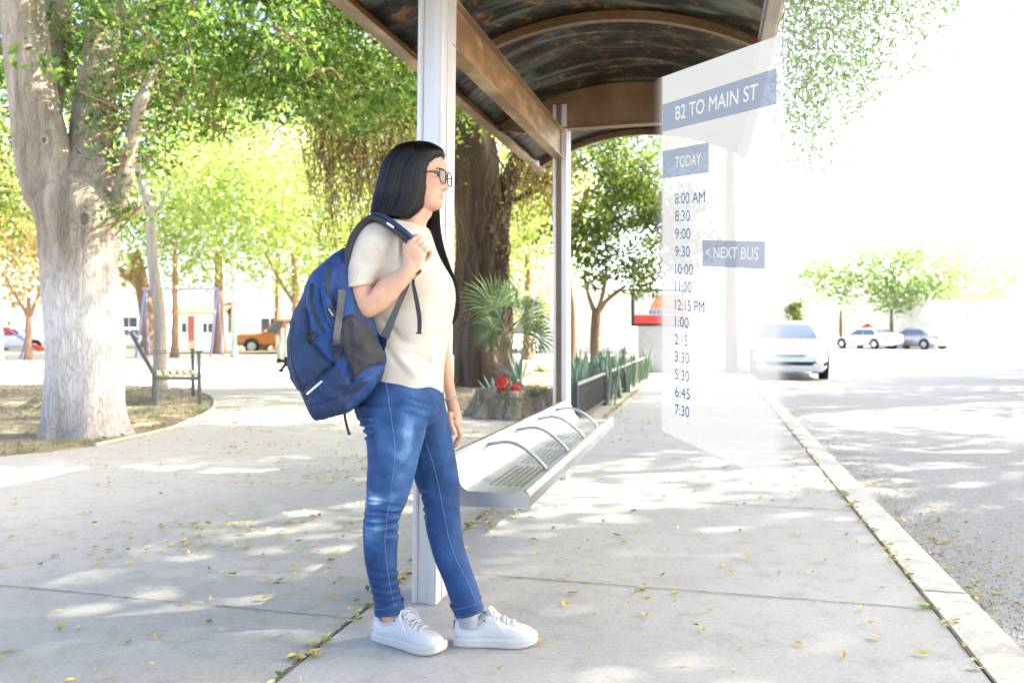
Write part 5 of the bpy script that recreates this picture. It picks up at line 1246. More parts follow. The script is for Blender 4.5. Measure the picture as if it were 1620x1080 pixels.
# a few flyaways and the front lock over the far shoulder
lock = crom([P(676, 262, 2.78), P(680, 300, 2.785), P(683, 338, 2.78), P(686, 365, 2.765), P(692, 392, 2.745), P(700, 415, 2.72), P(709, 436, 2.70), P(716.5, 452, 2.69), P(721.5, 468, 2.685), P(723.5, 484, 2.68), P(720.5, 500, 2.68), P(714, 513, 2.68)], 4)
wd = np.interp(np.linspace(0, 1, len(lock)), [0, .2, .42, .62, .75, .86, .95, 1], [.03, .026, .02, .0165, .0105, .008, .007, .001])
for q in range(260):
    u1, u2 = rgh.normal(0, .5, 2); u1 = max(-1, min(1, u1)); u2 = max(-1, min(1, u2)); k0 = 0 if q % 2 else rgh.integers(0, 14); k1 = len(lock)-rgh.integers(0, 8); pts = []; ns = []
    for k in range(k0, k1, 2):
        t = lock[min(k+1, len(lock)-1)]-lock[max(k-1, 0)]; t /= np.linalg.norm(t); s = np.cross(t, (0, 1, 0)); s /= np.linalg.norm(s); n2 = np.cross(s, t); pts.append(lock[k]+s*wd[k]*u1+n2*wd[k]*.6*u2); ns.append(s*u1*.3+n2*(-1 if u2 < 0 else 1)+np.array([0, -.2, 0]))
    if len(pts) > 3: ns = [x/np.linalg.norm(x) for x in ns]; strand_ribbon(pts, ns, .003)
pb(smb, 'hair_strands', M['hair'], hair)

# ---------- knitted top
m, nt, b_, out = base_mat('cream_knit')
tc = nt.nodes.new('ShaderNodeTexCoord'); n1 = nd(nt, 'ShaderNodeTexNoise', Scale=14, Detail=4); n2 = nd(nt, 'ShaderNodeTexNoise', Scale=420, Detail=2); wvv = nd(nt, 'ShaderNodeTexWave', Scale=150, Distortion=1.2); wvv.bands_direction = 'Z'
for n_ in (n1, n2, wvv): nt.links.new(tc.outputs['Object'], n_.inputs['Vector'])
r_ = ramp(nt, n1.outputs[0], [(.3, (.62, .545, .435)), (.7, (.7, .63, .52))]); nt.links.new(r_.outputs[0], b_.inputs['Base Color']); b_.inputs['Roughness'].default_value = .95; b_.inputs['Sheen Weight'].default_value = .3
ad = nd(nt, 'ShaderNodeMath', operation='ADD'); nt.links.new(n2.outputs[0], ad.inputs[0]); nt.links.new(wvv.outputs[0], ad.inputs[1])
bp = nd(nt, 'ShaderNodeBump', Strength=.35, Distance=.002); nt.links.new(ad.outputs[0], bp.inputs['Height']); nt.links.new(bp.outputs[0], b_.inputs['Normal'])
M['knit'] = m
tmb = MB()
tmb.loft(rings_px([(606, 346, 678, 362, 2.70, .075), (594, 349, 682, 371, 2.70, .11), (582, 357, 686, 383, 2.70, .145), (575, 370, 691, 396, 2.70, .163), (568, 388, 699, 412, 2.70, .172), (563, 410, 708, 428, 2.70, .175), (560, 435, 716, 443, 2.70, .172), (560, 460, 721, 461, 2.70, .165), (564, 485, 722, 481, 2.70, .158), (568, 510, 718, 507, 2.70, .152), (572, 535, 710.5, 535, 2.70, .148), (576, 560, 705, 568, 2.70, .148), (580, 578, 702, 597, 2.70, .152), (583, 590, 702, 619, 2.70, .156), (585, 599, 701.5, 634, 2.70, .158), (590, 602, 697, 637, 2.70, .150)], 4, 64, 2.25))
tmb.loft(rings_px([(588, 350, 640, 356, 2.62, .05), (574, 356, 636, 366, 2.595, .062), (562, 372, 630, 378, 2.57, .066), (554, 392, 622, 395, 2.553, .066), (549, 412, 615, 412, 2.545, .064), (545, 432, 606, 428, 2.535, .062), (542.5, 448, 597, 441, 2.528, .059), (541.5, 457, 592, 449, 2.525, .058)], 4, 48, 2.15))
tmb.loft(rings_px([(640, 354, 688, 368, 2.78, .06), (655, 375, 702, 375, 2.84, .066), (662, 400, 711, 400, 2.875, .062), (668, 425, 713, 425, 2.885, .058), (672, 445, 713, 445, 2.89, .055), (674, 456, 712, 456, 2.89, .054)], 4, 40, 2.1))
top_ = remesh(tmb, .0042, 7, [M['knit']], 'knitted_top', body)
v = mverts(top_); n_ = mnorms(top_); X, Y = pxof(v)
disp = np.zeros(len(v))
def fold(x0, y0, x1, y1, w_, a, side=-1):
    global disp
    dx, dy = x1-x0, y1-y0; L2 = dx*dx+dy*dy; t = np.clip(((X-x0)*dx+(Y-y0)*dy)/L2, 0, 1); d_ = np.hypot(X-(x0+dx*t), Y-(y0+dy*t)); m_ = (n_[:, 1]*side > -.1)
    disp += 1.6*a*np.exp(-(d_/w_)**2)*np.sin(PI*np.clip(t*.9+.05, 0, 1))*m_
for a in [(640, 372, 634, 432, 4, -.007), (625, 376, 622, 428, 4, -.004), (631, 374, 628, 430, 3, .004), (655, 470, 700, 450, 7, .005), (640, 500, 690, 480, 6, -.004), (632, 536, 690, 520, 7, .005), (650, 560, 698, 585, 8, -.004), (625, 560, 668, 602, 7, .005), (610, 548, 640, 590, 5, -.005), (614, 535, 660, 545, 5, -.003), (600, 500, 640, 540, 5, -.006), (560, 400, 590, 432, 6, -.003), (575, 395, 604, 425, 5, .004), (585, 375, 612, 405, 5, -.0035), (682, 540, 690, 600, 6, .004), (670, 470, 676, 520, 9, .003)]: fold(*a)
disp += np.array([.0032*noise.noise(Vector((p[0]*14, p[1]*14, p[2]*9))) for p in v])
disp += .0012*np.sin(np.arctan2(v[:, 1]-.04, v[:, 0]+.1)*34)*np.exp(-((Y-(597+32*np.clip((X-585)/116, 0, 1)))/7)**2)*0
setv(top_, v+n_*disp[:, None])
# sleeve cuffs, collar, hem rib
cb = MB(); q = rings_px([(543, 440.5, 600.5, 434.5, 2.531, .0615), (541.2, 458.5, 592.8, 450, 2.5245, .0605)], 4, 120, 2.15)
for i, r in enumerate(q):
    c = np.mean(r, 0); q[i] = [c+(p-c)*(1.005+.016*(1 if (j//2) % 2 else 0)) for j, p in enumerate(r)]
inner = [[np.mean(r, 0)+(p-np.mean(r, 0))*.93 for p in r] for r in (q[-1], q[0])]
cb.loft(q+inner, cap=False); pb(cb, 'sleeve_cuff', M['knit'], top_)
cb = MB(); q = rings_px([(664, 441, 714.5, 441, 2.89, .0575), (667, 457, 713.5, 457, 2.89, .056)], 3, 80, 2.1); cb.loft(q, cap=False); pb(cb, 'sleeve_cuff', M['knit'], top_)
# collar: band around the neck open at the front
cb = MB(); Lp, Rp = [], []
for t in np.linspace(-.02, 1.0, 30):
    a = PI*1.98*t-.0; rx, ry = .056, .062; c = np.array([P(647, 357, 2.70)[0], 2.70, 0])
    fz = math.cos(a)*.5+.5     # 1 at the front
    base = c+np.array([math.cos(a)*rx*(1.1+.12*fz), -math.sin(a)*ry*1.25, P(0, 356+20*fz, 2.7)[2]]); Lp.append(base+np.array([math.cos(a)*.018, -math.sin(a)*.018, -.030])); Rp.append(base+np.array([-math.cos(a)*.004, math.sin(a)*.004, .006]))
cb.strip(Lp, Rp, 0, .003, (0, 0, 1)); pb(cb, 'collar', M['knit'], top_)

# ---------- jeans
m, nt, b_, out = base_mat('denim')
tc = nt.nodes.new('ShaderNodeTexCoord'); at = nd(nt, 'ShaderNodeAttribute', attribute_name='fade'); mp = nd(nt, 'ShaderNodeMapping'); mp.inputs['Scale'].default_value = (1, 1, .12)
n1 = nd(nt, 'ShaderNodeTexNoise', Scale=330, Detail=3); n2 = nd(nt, 'ShaderNodeTexNoise', Scale=18, Detail=5); nt.links.new(tc.outputs['Object'], mp.inputs[0]); nt.links.new(mp.outputs[0], n1.inputs['Vector']); nt.links.new(tc.outputs['Object'], n2.inputs['Vector'])
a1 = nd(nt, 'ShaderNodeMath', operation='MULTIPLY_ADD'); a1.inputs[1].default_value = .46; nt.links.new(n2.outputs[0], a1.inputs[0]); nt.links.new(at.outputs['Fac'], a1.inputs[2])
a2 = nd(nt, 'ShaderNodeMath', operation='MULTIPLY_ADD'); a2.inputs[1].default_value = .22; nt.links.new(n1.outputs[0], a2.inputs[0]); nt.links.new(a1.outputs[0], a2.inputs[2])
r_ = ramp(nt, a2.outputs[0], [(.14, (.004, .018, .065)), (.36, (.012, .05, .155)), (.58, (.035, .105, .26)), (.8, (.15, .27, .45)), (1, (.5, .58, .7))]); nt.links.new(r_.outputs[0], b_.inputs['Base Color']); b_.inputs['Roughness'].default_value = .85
bp = nd(nt, 'ShaderNodeBump', Strength=.3, Distance=.0015); nt.links.new(n1.outputs[0], bp.inputs['Height']); nt.links.new(bp.outputs[0], b_.inputs['Normal']); M['denim'] = m
M['stitch'] = pm('pale_stitching', (.2, .3, .42), (.05, .12, .28), 60, .8)
jm = MB(); jm.loft(rings_px(NL, 5, 48, 2.15)); jm.loft(rings_px(FL, 5, 48, 2.15))
jm.loft(rings_px([(592, 560, 692, 575, 2.70, .125), (584, 585, 698, 600, 2.70, .145), (572, 615, 701, 620, 2.69, .158), (563, 640, 703, 634, 2.69, .165), (567, 658, 700, 648, 2.69, .16), (580, 680, 690, 668, 2.69, .13)], 4, 56, 2.3))
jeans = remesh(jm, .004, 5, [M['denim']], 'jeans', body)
v = mverts(jeans); n_ = mnorms(jeans); X, Y = pxof(v); disp = np.zeros(len(v)); D = v[:, 1]+PB[1]
nearleg = (D < 2.70) | (X < 640)
def crease(x0, y0, x1, y1, w_, a, near=True):
    global disp
    m0 = nearleg if near else ~nearleg
    dx, dy = x1-x0, y1-y0; L2 = dx*dx+dy*dy; t = np.clip(((X-x0)*dx+(Y-y0)*dy)/L2, 0, 1); d_ = np.hypot(X-(x0+dx*t), Y-(y0+dy*t)); disp += 1.4*a*np.exp(-(d_/w_)**2)*(1-.7*np.abs(2*t-1))*m0
rj = np.random.default_rng(8)
for y0 in (783, 791, 799, 807, 818, 830): crease(576, y0+rj.uniform(-2, 2), 612, y0+rj.uniform(-3, 6), 2.2, -.0045); crease(576, y0+4, 608, y0+8, 2.5, .0035); 
for y0 in (800, 812, 826, 842): crease(634, y0, 600, y0+rj.uniform(-4, 8), 2.4, -.005); crease(634, y0+5, 606, y0+9, 2.4, .004)
for y0 in (657, 667, 676, 688): crease(566, y0, 590, y0+2, 2, -.006); crease(566, y0+4, 590, y0+6, 2, .005)
for y0 in (900, 915, 928, 940, 950): crease(582, y0, 606, y0+5, 2.4, -.004); crease(636, y0-3, 612, y0+6, 2.4, -.0045); crease(636, y0+2, 612, y0+10, 2.4, .0035)
for y0 in (640, 650, 664): crease(680, y0, 640, y0-12, 3, -.004)
for y0 in (772, 783, 800, 812): crease(664, y0, 700, y0+rj.uniform(-6, 6), 2.6, -.0055, False); crease(662, y0+5, 698, y0+6, 2.4, .004, False)
for y0 in (805, 815): crease(730, y0, 700, y0+2, 2.4, -.0035, False)
for y0 in (905, 918, 930, 942, 952): crease(752, y0, 722, y0+10, 2.6, -.0045, False); crease(754, y0+5, 722, y0+15, 2.4, .004, False); crease(706, y0+8, 730, y0+8, 2.4, -.003, False)
disp += np.array([.0016*noise.noise(Vector((p[0]*22, p[1]*22, p[2]*14))) for p in v]); setv(jeans, v+n_*disp[:, None])
fade = np.zeros(len(v))
def fp(x0, y0, sx, sy, a, near=True, rot=0):
    global fade
    c_, s_ = math.cos(rot), math.sin(rot); dx = (X-x0)*c_+(Y-y0)*s_; dy = -(X-x0)*s_+(Y-y0)*c_; fade += a*np.exp(-(dx/sx)**2-(dy/sy)**2)*(nearleg if near else ~nearleg)*(.75+.5*np.array(nz))
nz = [noise.noise(Vector((p[0]*25, p[1]*25, p[2]*25))) for p in v]
fade += .02
fp(652, 690, 17, 66, .36); fp(640, 668, 9, 30, .12); fp(630, 740, 16, 50, .25); fp(600, 700, 8, 60, .12); fp(594, 790, 26, 14, .6); fp(590, 835, 15, 28, .45); fp(610, 720, 16, 80, .1); fp(670, 655, 14, 16, .12)
fp(693, 862, 13, 42, .7, False, -.25); fp(688, 830, 9, 16, .28, False); fp(706, 690, 12, 50, .14, False); fp(742, 900, 7, 30, .1, False); fp(600, 900, 9, 20, .08)
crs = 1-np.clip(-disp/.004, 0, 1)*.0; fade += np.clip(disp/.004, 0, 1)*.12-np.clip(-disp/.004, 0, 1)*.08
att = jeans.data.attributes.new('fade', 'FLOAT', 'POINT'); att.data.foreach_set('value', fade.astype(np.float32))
dg = bpy.context.evaluated_depsgraph_get()
def bvh_of(o): return BVHTree.FromPolygons([tuple(x) for x in (mverts(o)+np.array(o.matrix_world.translation if o.parent is None else PB))], [tuple(p.vertices) for p in o.data.polygons])
def cast(bv, px, py, off=.0015):
    d_ = Vector([float(x) for x in (P(px, py, 1.0)-np.array([0, 0, CH]))]); d_.normalize(); h = bv.ray_cast(Vector((0, 0, CH)), d_)
    if h[0] is None: return None
    return np.array(h[0])-np.array(d_)*off, np.array(h[1])
jb_ = bvh_of(jeans)
def seam(pts, bv, r, name, mat, par, off=.0004):
    q = crom([(x, y) for x, y in pts], 8); w_ = [cast(bv, x, y, off) for x, y in q]; w_ = [a[0] for a in w_ if a is not None]
    mb = MB(); mb.tube(w_, r, 6); return pb(mb, name, mat, par)
seam([(610, 602), (616, 640), (623, 690), (625, 720), (621, 755), (616, 792), (611, 830), (609, 860), (613, 900), (619, 935), (624, 958)], jb_, .0009, 'seam', M['stitch'], jeans)
seam([(674, 700), (684, 730), (694, 770), (702, 810), (710, 850), (722, 885), (738, 915), (748, 940), (756, 965)], jb_, .001, 'seam', M['stitch'], jeans)
# hems
for rows in ([(592.5, 956, 638.5, 948, 2.69, .0485), (593, 970.5, 639.8, 964, 2.69, .0488)], [(712, 956, 761, 944, 2.668, .0488), (720, 973, 765, 962, 2.664, .0485)]):
    mb = MB(); q = rings_px(rows, 3, 40, 2.15); q = [[np.mean(r, 0)+(p-np.mean(r, 0))*1.004 for p in r] for r in q]; inn = [[np.mean(r, 0)+(p-np.mean(r, 0))*.92 for p in r] for r in (q[-1], q[0])]; mb.loft(q+inn, cap=False); hm = pb(mb, 'hem', M['denim'], jeans)
    for f in (.15, .85):
        r = [a*(1-f)+b2*f for a, b2 in zip(np.array(q[0]), np.array(q[-1]))]; c = np.mean(r, 0); mb = MB(); mb.tube([c+(p-c)*1.012 for p in r]+[c+(r[0]-c)*1.012], .0007, 5); pb(mb, 'hem_stitch', M['stitch'], hm)

# ---------- shoes
M['shoe'] = pm('white_leather', (.6, .6, .59), (.52, .52, .51), 10, .45, bump=.06, bscale=150)
M['sole'] = pm('white_rubber', (.6, .58, .52), (.5, .47, .4), 10, .6, bump=.05, bscale=60)
M['lace'] = pm('white_lace', (.68, .68, .7), (.56, .56, .6), 60, .8, bump=.2, bscale=300)
M['navy'] = pm('navy_heel_tab', (.03, .06, .12), (.02, .045, .09), 20, .6)
M['sock'] = pm('grey_sock', (.36, .38, .4), (.3, .32, .34), 60, .95, bump=.3, bscale=200)
def shoe(heel, yaw, label, side):
    c_, s_ = math.cos(yaw), math.sin(yaw); R = np.array([[c_, -s_, 0], [s_, c_, 0], [0, 0, 1]])
    def T(p): return np.array(heel)+R@np.array(p, float)
    prof = [(0, .026, .02), (.006, .031, 0), (.03, .036, 0), (.08, .037, 0), (.13, .040, 0), (.18, .046, 0), (.22, .046, 0), (.25, .038, 0), (.266, .024, 0), (.272, .008, 0)]
    q = crom([(a, b2) for a, b2, _ in prof], 4)
    def outline(z, g, lift=0): return [T((a*1.0+(0 if a > .02 else -g)+(g if a > .25 else 0), b2+g, z+lift*max(0, (a-.2)/.07)**2)) for a, b2 in q]+[T((a*1.0+(0 if a > .02 else -g)+(g if a > .25 else 0), -(b2+g), z+lift*max(0, (a-.2)/.07)**2)) for a, b2 in q[::-1]]
    mb = MB(); mb.loft([outline(.0015, .001, .012), outline(.004, .004, .012), outline(.014, .0055, .01), (outline(.0175, .004, .01)), outline(.020, .0055, .01), outline(.031, .004, .008), outline(.034, .001, .008)])
    top = thing_mesh = None
    # upper: cross rings along the foot
    up = [(-.001, .026, .074), (.006, .034, .088), (.028, .040, .080), (.055, .0415, .073), (.08, .041, .082), (.098, .041, .106), (.112, .0405, .108), (.14, .0415, .094), (.17, .0435, .080), (.2, .0445, .069), (.23, .042, .061), (.252, .034, .053), (.266, .020, .044), (.271, .007, .038)]
    qq = crom(up, 4); rings = []
    for a, b2, h in qq:
        r = []
        for j in range(28):
            an = 2*PI*j/28; y = b2*(abs(math.cos(an))**(.55))*(1 if math.cos(an) >= 0 else -1); z = math.sin(an); e = (abs(z)**.6)*(1 if z >= 0 else -1)
            taper = 1-.2*max(0, e)*(1 if a < .16 else 1)
            r.append(T((a+.012*max(0, .0), y*taper, .02+ (h-.02)*.5*(1+e))))
        rings.append(r)
    u_ = MB(); u_.loft(rings); sh_ = pb(u_, 'shoe', M['shoe']); sh_['label'] = label; pb(mb, 'sole', M['sole'], sh_, bevel=0)
    # toe cap seam, eyestay, laces, tab, eyelets
    def topz(a): return float(np.interp(a, qq[:, 0], qq[:, 2])), float(np.interp(a, qq[:, 0], qq[:, 1]))
    lc = MB()
    for i in range(6):
        a = .108+i*.0165; h, b2 = topz(a); pts = [T((a+.006*(i % 2)+.004*t*t, t*b2*.62, h+.0035+.003*(1-t*t)-.007*abs(t)**3)) for t in np.linspace(-1, 1, 9)]; lc.tube(pts, .0032, 8, flat=.6)
        pts = [T((a+.016*(t+1)/2, t*b2*.55, h+.005-.007*(t+1)/2+.002*(1-t*t)-.004*abs(t)**3)) for t in np.linspace(-1, 1, 7)]; lc.tube(pts, .0028, 8, flat=.6)
    for sgn in (-1, 1):
        lc.tube(crom([T((.11, 0, .117)), T((.118, sgn*.025, .118)), T((.13, sgn*.044, .1)), T((.142, sgn*.040, .086)), T((.13, sgn*.018, .104)), T((.112, 0, .116))], 5), .0022, 6)
        lc.tube(crom([T((.11, 0, .116)), T((.125, sgn*.034, .104)), T((.15, sgn*.046, .074)), T((.165, sgn*.048, .055))], 5), .002, 6)
    pb(lc, 'laces', M['lace'], sh_)
    tg = MB(); tg.loft([[T((a, y, z)) for y, z in ((-.018, h-.002), (.018, h-.002), (.016, h+.004), (-.016, h+.004))] for a, h in ((.086, .112), (.1, .118), (.12, .108), (.15, .092))]); pb(tg, 'tongue', M['shoe'], sh_)
    hb = MB(); hb.loft([[T((x-.003, y, z)) for x, y in ((.006, -.016), (-.001, -.009), (-.003, 0), (-.001, .009), (.006, .016), (.012, .016), (.012, -.016))] for z in (.05, .07, .088)]); pb(hb, 'heel_tab', M['navy'], sh_)
    ey = MB()
    h, b2 = topz(.1); ey.lathe([(.003, -.002), (.003, .001), (.001, .002)], (0, 0, 0), 10); ey.v = [tuple(T((.1+p[0], -(b2*.86)-p[2]*1.0, h-.018+p[1]))) for p in ey.v]; pb(ey, 'eyelet', M['navy'], sh_)
    # collar rim
    rm = MB(); pts = []
    for t in np.linspace(0, 1, 26):
        a = 2*PI*t; x = .048+.05*math.cos(a); y = .0335*math.sin(a); h, _ = topz(max(.004, x)); pts.append(T((x, y, h+.001-(abs(y)/.03)**2*.004)))
    rm.tube(pts, .0042, 8); pb(rm, 'collar_rim', M['shoe'], sh_)
    st = MB(); h0 = .05
    for a0, side_ in ((.165, -1), (.062, -1)):
        pts = []
        for t in np.linspace(0, 1, 8):
            h, b2 = topz(a0+.02*t); e = 1-t*1.35; pts.append(T((a0+.02*t, side_*b2*(1-.3*max(0, -0+t*.8))*1.01, .034+(h-.036)*t*.75)))
        st.tube(pts, .0007, 5)
    pb(st, 'stitching', M['kerb'], sh_); return sh_
g1 = G(594.5, 1011); g2 = G(716.5, 1023)
shoe((g1[0]+.006, g1[1]+.012, 0), math.radians(-31), 'white sneaker nearer the left, toe turned toward the camera', -1)
shoe((g2[0]+.006, g2[1]+.03, 0), math.radians(-1), 'white sneaker in profile with a navy heel tab and grey sock', 1)
mb = MB(); mb.loft(rings_px([(723, 962, 757, 955, 2.668, .036), (725.5, 976, 757, 973, 2.664, .0325), (727, 990, 758, 989, 2.664, .029)], 3, 28), cap=False); pb(mb, 'sock', M['sock'])
# bracelet
mb = MB(); q = rings_px([(702.5, 632, 723.5, 627.5, 2.853, .0265)]*2, 1, 30)[0]
for i, p in enumerate(q): mb.lathe([(.001, -.0042), (.0035, -.003), (.0045, 0), (.0035, .003), (.001, .0042)], p, 8)
br_ = pb(mb, 'bracelet', pm('pale_beads', (.62, .55, .5), (.4, .3, .26), 200, .3)); 
mb = MB(); mb.tube(list(q)+[q[0]], .0015, 6); pb(mb, 'cord', M['black'], br_)
# ================================================================ backpack
m, nt, b_, out = base_mat('blue_nylon')
tc = nt.nodes.new('ShaderNodeTexCoord'); n1 = nd(nt, 'ShaderNodeTexNoise', Scale=9, Detail=5, Distortion=.8); n2 = nd(nt, 'ShaderNodeTexNoise', Scale=300, Detail=2); n3 = nd(nt, 'ShaderNodeTexNoise', Scale=22, Detail=4, Distortion=1.6)
for n_ in (n1, n2, n3): nt.links.new(tc.outputs['Object'], n_.inputs['Vector'])
at = nd(nt, 'ShaderNodeAttribute', attribute_name='tone'); r_ = ramp(nt, n1.outputs[0], [(.3, (.007, .024, .07)), (.7, (.013, .04, .115))]); r2_ = ramp(nt, n1.outputs[0], [(.3, (.006, .036, .14)), (.7, (.013, .065, .22))]); mx_ = nd(nt, 'ShaderNodeMix', data_type='RGBA'); nt.links.new(at.outputs['Fac'], mx_.inputs[0]); nt.links.new(r_.outputs[0], mx_.inputs[6]); nt.links.new(r2_.outputs[0], mx_.inputs[7]); nt.links.new(mx_.outputs[2], b_.inputs['Base Color']); b_.inputs['Roughness'].default_value = .75
bp = nd(nt, 'ShaderNodeBump', Strength=.8, Distance=.014); nt.links.new(n3.outputs[0], bp.inputs['Height']); bp2 = nd(nt, 'ShaderNodeBump', Strength=.25, Distance=.001); nt.links.new(n2.outputs[0], bp2.inputs['Height']); nt.links.new(bp.outputs[0], bp2.inputs['Normal']); nt.links.new(bp2.outputs[0], b_.inputs['Normal'])
M['nylon'] = m
M['web'] = pm('black_webbing', (.035, .038, .042), (.025, .027, .03), 60, .7, bump=.3, bscale=400)
M['webg'] = pm('grey_webbing', (.085, .09, .1), (.065, .07, .08), 60, .7, bump=.3, bscale=400)
M['mesh'] = pm('black_pocket_cloth', (.028, .03, .036), (.018, .019, .024), 18, .75, bump=.5, bscale=30)
M['refl'] = pm('reflective_strip', (.8, .8, .8), (.75, .75, .75), 20, .3)
BB = P(530, 640, 2.55); 
bmb = MB()
RB = [(545, 391, 551, 391, 2.585, .03), (532, 402, 556, 400, 2.585, .07), (517, 416, 562, 412, 2.58, .10), (503, 431, 566, 428, 2.575, .12), (489, 451, 570, 448, 2.57, .132), (478, 480, 578, 470, 2.565, .138), (466, 507, 588, 495, 2.56, .14), (459.5, 534, 597, 518, 2.56, .142), (458, 556, 607, 545, 2.56, .142), (462, 580, 611, 572, 2.56, .14), (471, 606, 606, 594, 2.56, .135), (482, 628, 593, 615, 2.56, .125), (490, 645, 573, 637, 2.56, .11), (496, 655, 552, 650, 2.56, .09), (502, 662, 526, 660, 2.56, .06)]
bmb.loft(rings_px(RB, 4, 56, 2.5))
bpk = remesh(bmb, .0045, 5, [M['nylon']], 'backpack_shell')
# the shell was built round PB; make it the body of the backpack thing
bt_ = thing('backpack', 'blue hiking backpack with black side pocket hanging from her right shoulder', 'backpack', BB); 
bpk.parent = bt_; bpk.location = Vector([float(x) for x in (PB-BB)]); bpk.name = 'shell'
v = mverts(bpk); n_ = mnorms(bpk); X, Y = pxof(v); disp = np.zeros(len(v)); near = n_[:, 1] < .15
def bf_(x0, y0, x1, y1, w_, a):
    global disp
    dx, dy = x1-x0, y1-y0; L2 = dx*dx+dy*dy; t = np.clip(((X-x0)*dx+(Y-y0)*dy)/L2, 0, 1); d_ = np.hypot(X-(x0+dx*t), Y-(y0+dy*t)); disp += 1.35*a*np.exp(-(d_/w_)**2)*near*(1-.4*np.abs(2*t-1))
for a in [(485, 488, 490, 540, 3, -.009), (490, 540, 525, 578, 3, -.012), (474, 620, 500, 600, 3, -.004), (500, 600, 527, 575, 3, -.012), (527, 575, 550, 590, 4, -.008), (553, 580, 556, 602, 4, -.012), (556, 602, 540, 625, 4, -.006), (556, 602, 606, 578, 4, -.01), (500, 610, 545, 640, 9, .008), (470, 540, 480, 600, 12, .01), (515, 450, 520, 500, 6, .008), (505, 460, 512, 490, 3, -.006), (526, 470, 532, 500, 4, -.006), (490, 470, 500, 520, 7, .007), (527, 540, 535, 570, 4, -.007), (520, 610, 580, 600, 5, .006), (510, 640, 560, 620, 4, -.005), (560, 540, 590, 560, 7, .006)]: bf_(*a)
disp += np.array([.006*noise.noise(Vector((p[0]*16, p[1]*16, p[2]*16)))+.003*noise.noise(Vector((p[0]*45, p[1]*45, p[2]*30))) for p in v]); setv(bpk, v+n_*disp[:, None])
pa_ = np.array([(485, 440), (521, 405), (552, 388), (560, 500), (611, 560), (611, 580), (590, 612), (560, 645), (548, 640), (585, 600), (552, 596), (530, 580), (527, 575), (506, 556), (492, 535), (485, 505), (483, 470)])
tone = np.array([1.0 if inpoly((a, b), pa_) else 0.0 for a, b in zip(X, Y)]); at_ = bpk.data.attributes.new('tone', 'FLOAT', 'POINT'); at_.data.foreach_set('value', tone.astype(np.float32))
bbv = BVHTree.FromPolygons([tuple(x) for x in (mverts(bpk)+PB)], [tuple(p.vertices) for p in bpk.data.polygons])
tbv = bvh_of(top_)
def bb(mb, name, mats, parent=None, smooth=True, **kw): return mb.build(name, mats, parent or bt_, smooth, origin=BB, **kw)
def band(pts, w_, bv, name, mat, parent=None, off=.003, th=.0025, k=6):
    """a strap lying on a surface; pts px path, w_ width in px"""
    q = crom(pts, k); Lp, Rp = [], []
    for i in range(len(q)):
        t = q[min(i+1, len(q)-1)]-q[max(i-1, 0)]; t /= np.linalg.norm(t); nx = np.array([-t[1], t[0]])*w_/2
        a = cast(bv, *(q[i]+nx), off); b2 = cast(bv, *(q[i]-nx), off)
        if a is None and b2 is None: continue
        if a is None: a = (b2[0]+(P(*(q[i]+nx), b2[0][1])-P(*(q[i]-nx), b2[0][1])), 0)
        if b2 is None: b2 = (a[0]+(P(*(q[i]-nx), a[0][1])-P(*(q[i]+nx), a[0][1])), 0)
        m_ = (a[0][1]+b2[0][1])/2
        Lp.append(a[0]); Rp.append(b2[0])
    mb = MB(); mb.strip(Lp, Rp, 0, th, (0, 1, 0)); return bb(mb, name, mat, parent)
def patch(poly, bv, name, mat, off=.004, step=1.4, parent=None):
    """a cloth panel sewn onto the surface, bounded by a px polygon"""
    poly = crom(list(poly)+[poly[0]], 4)[:-1]; xs = poly[:, 0]; ys = poly[:, 1]; vs = []; idx = {}; fs = []
    nx = int((xs.max()-xs.min())/step)+2; ny = int((ys.max()-ys.min())/step)+2
    def sd(p):   # distance to edge
        a = poly; b2 = np.roll(poly, -1, 0); ab = b2-a; t = np.clip(((p-a)*ab).sum(1)/(ab*ab).sum(1), 0, 1); c = a+ab*t[:, None]; i = np.argmin(np.hypot(*(p-c).T)); return np.hypot(*(p-c[i])), c[i]
    grid = {}
    for i in range(nx):
        for j in range(ny):
            p = np.array([xs.min()+(i-.5)*step, ys.min()+(j-.5)*step]); ins = inpoly(p, poly); d_, c = sd(p)
            if not ins:
                if d_ > step*1.3: continue
                p = c; d_ = 0
            h = cast(bv, p[0], p[1], off*(.3+.7*min(1, d_/5)))
            if h is None: continue
            grid[(i, j)] = len(vs); vs.append(h[0])
    for (i, j), a in grid.items():
        k = [(i, j), (i+1, j), (i+1, j+1), (i, j+1)]
        if all(x in grid for x in k): fs.append(tuple(grid[x] for x in k))
    mb = MB(); mb.add(vs, fs); return bb(mb, name, mat, parent)
pk = patch([(527, 512), (541, 504), (556, 496.5), (566, 501), (578, 512), (592, 532), (602, 548), (608, 562), (609, 573), (595, 578), (582, 581), (572, 588), (563, 597), (556, 592), (550, 575), (543, 560), (535, 548), (530, 535)], bbv, 'side_pocket', M['mesh'], .009)
v = mverts(pk)
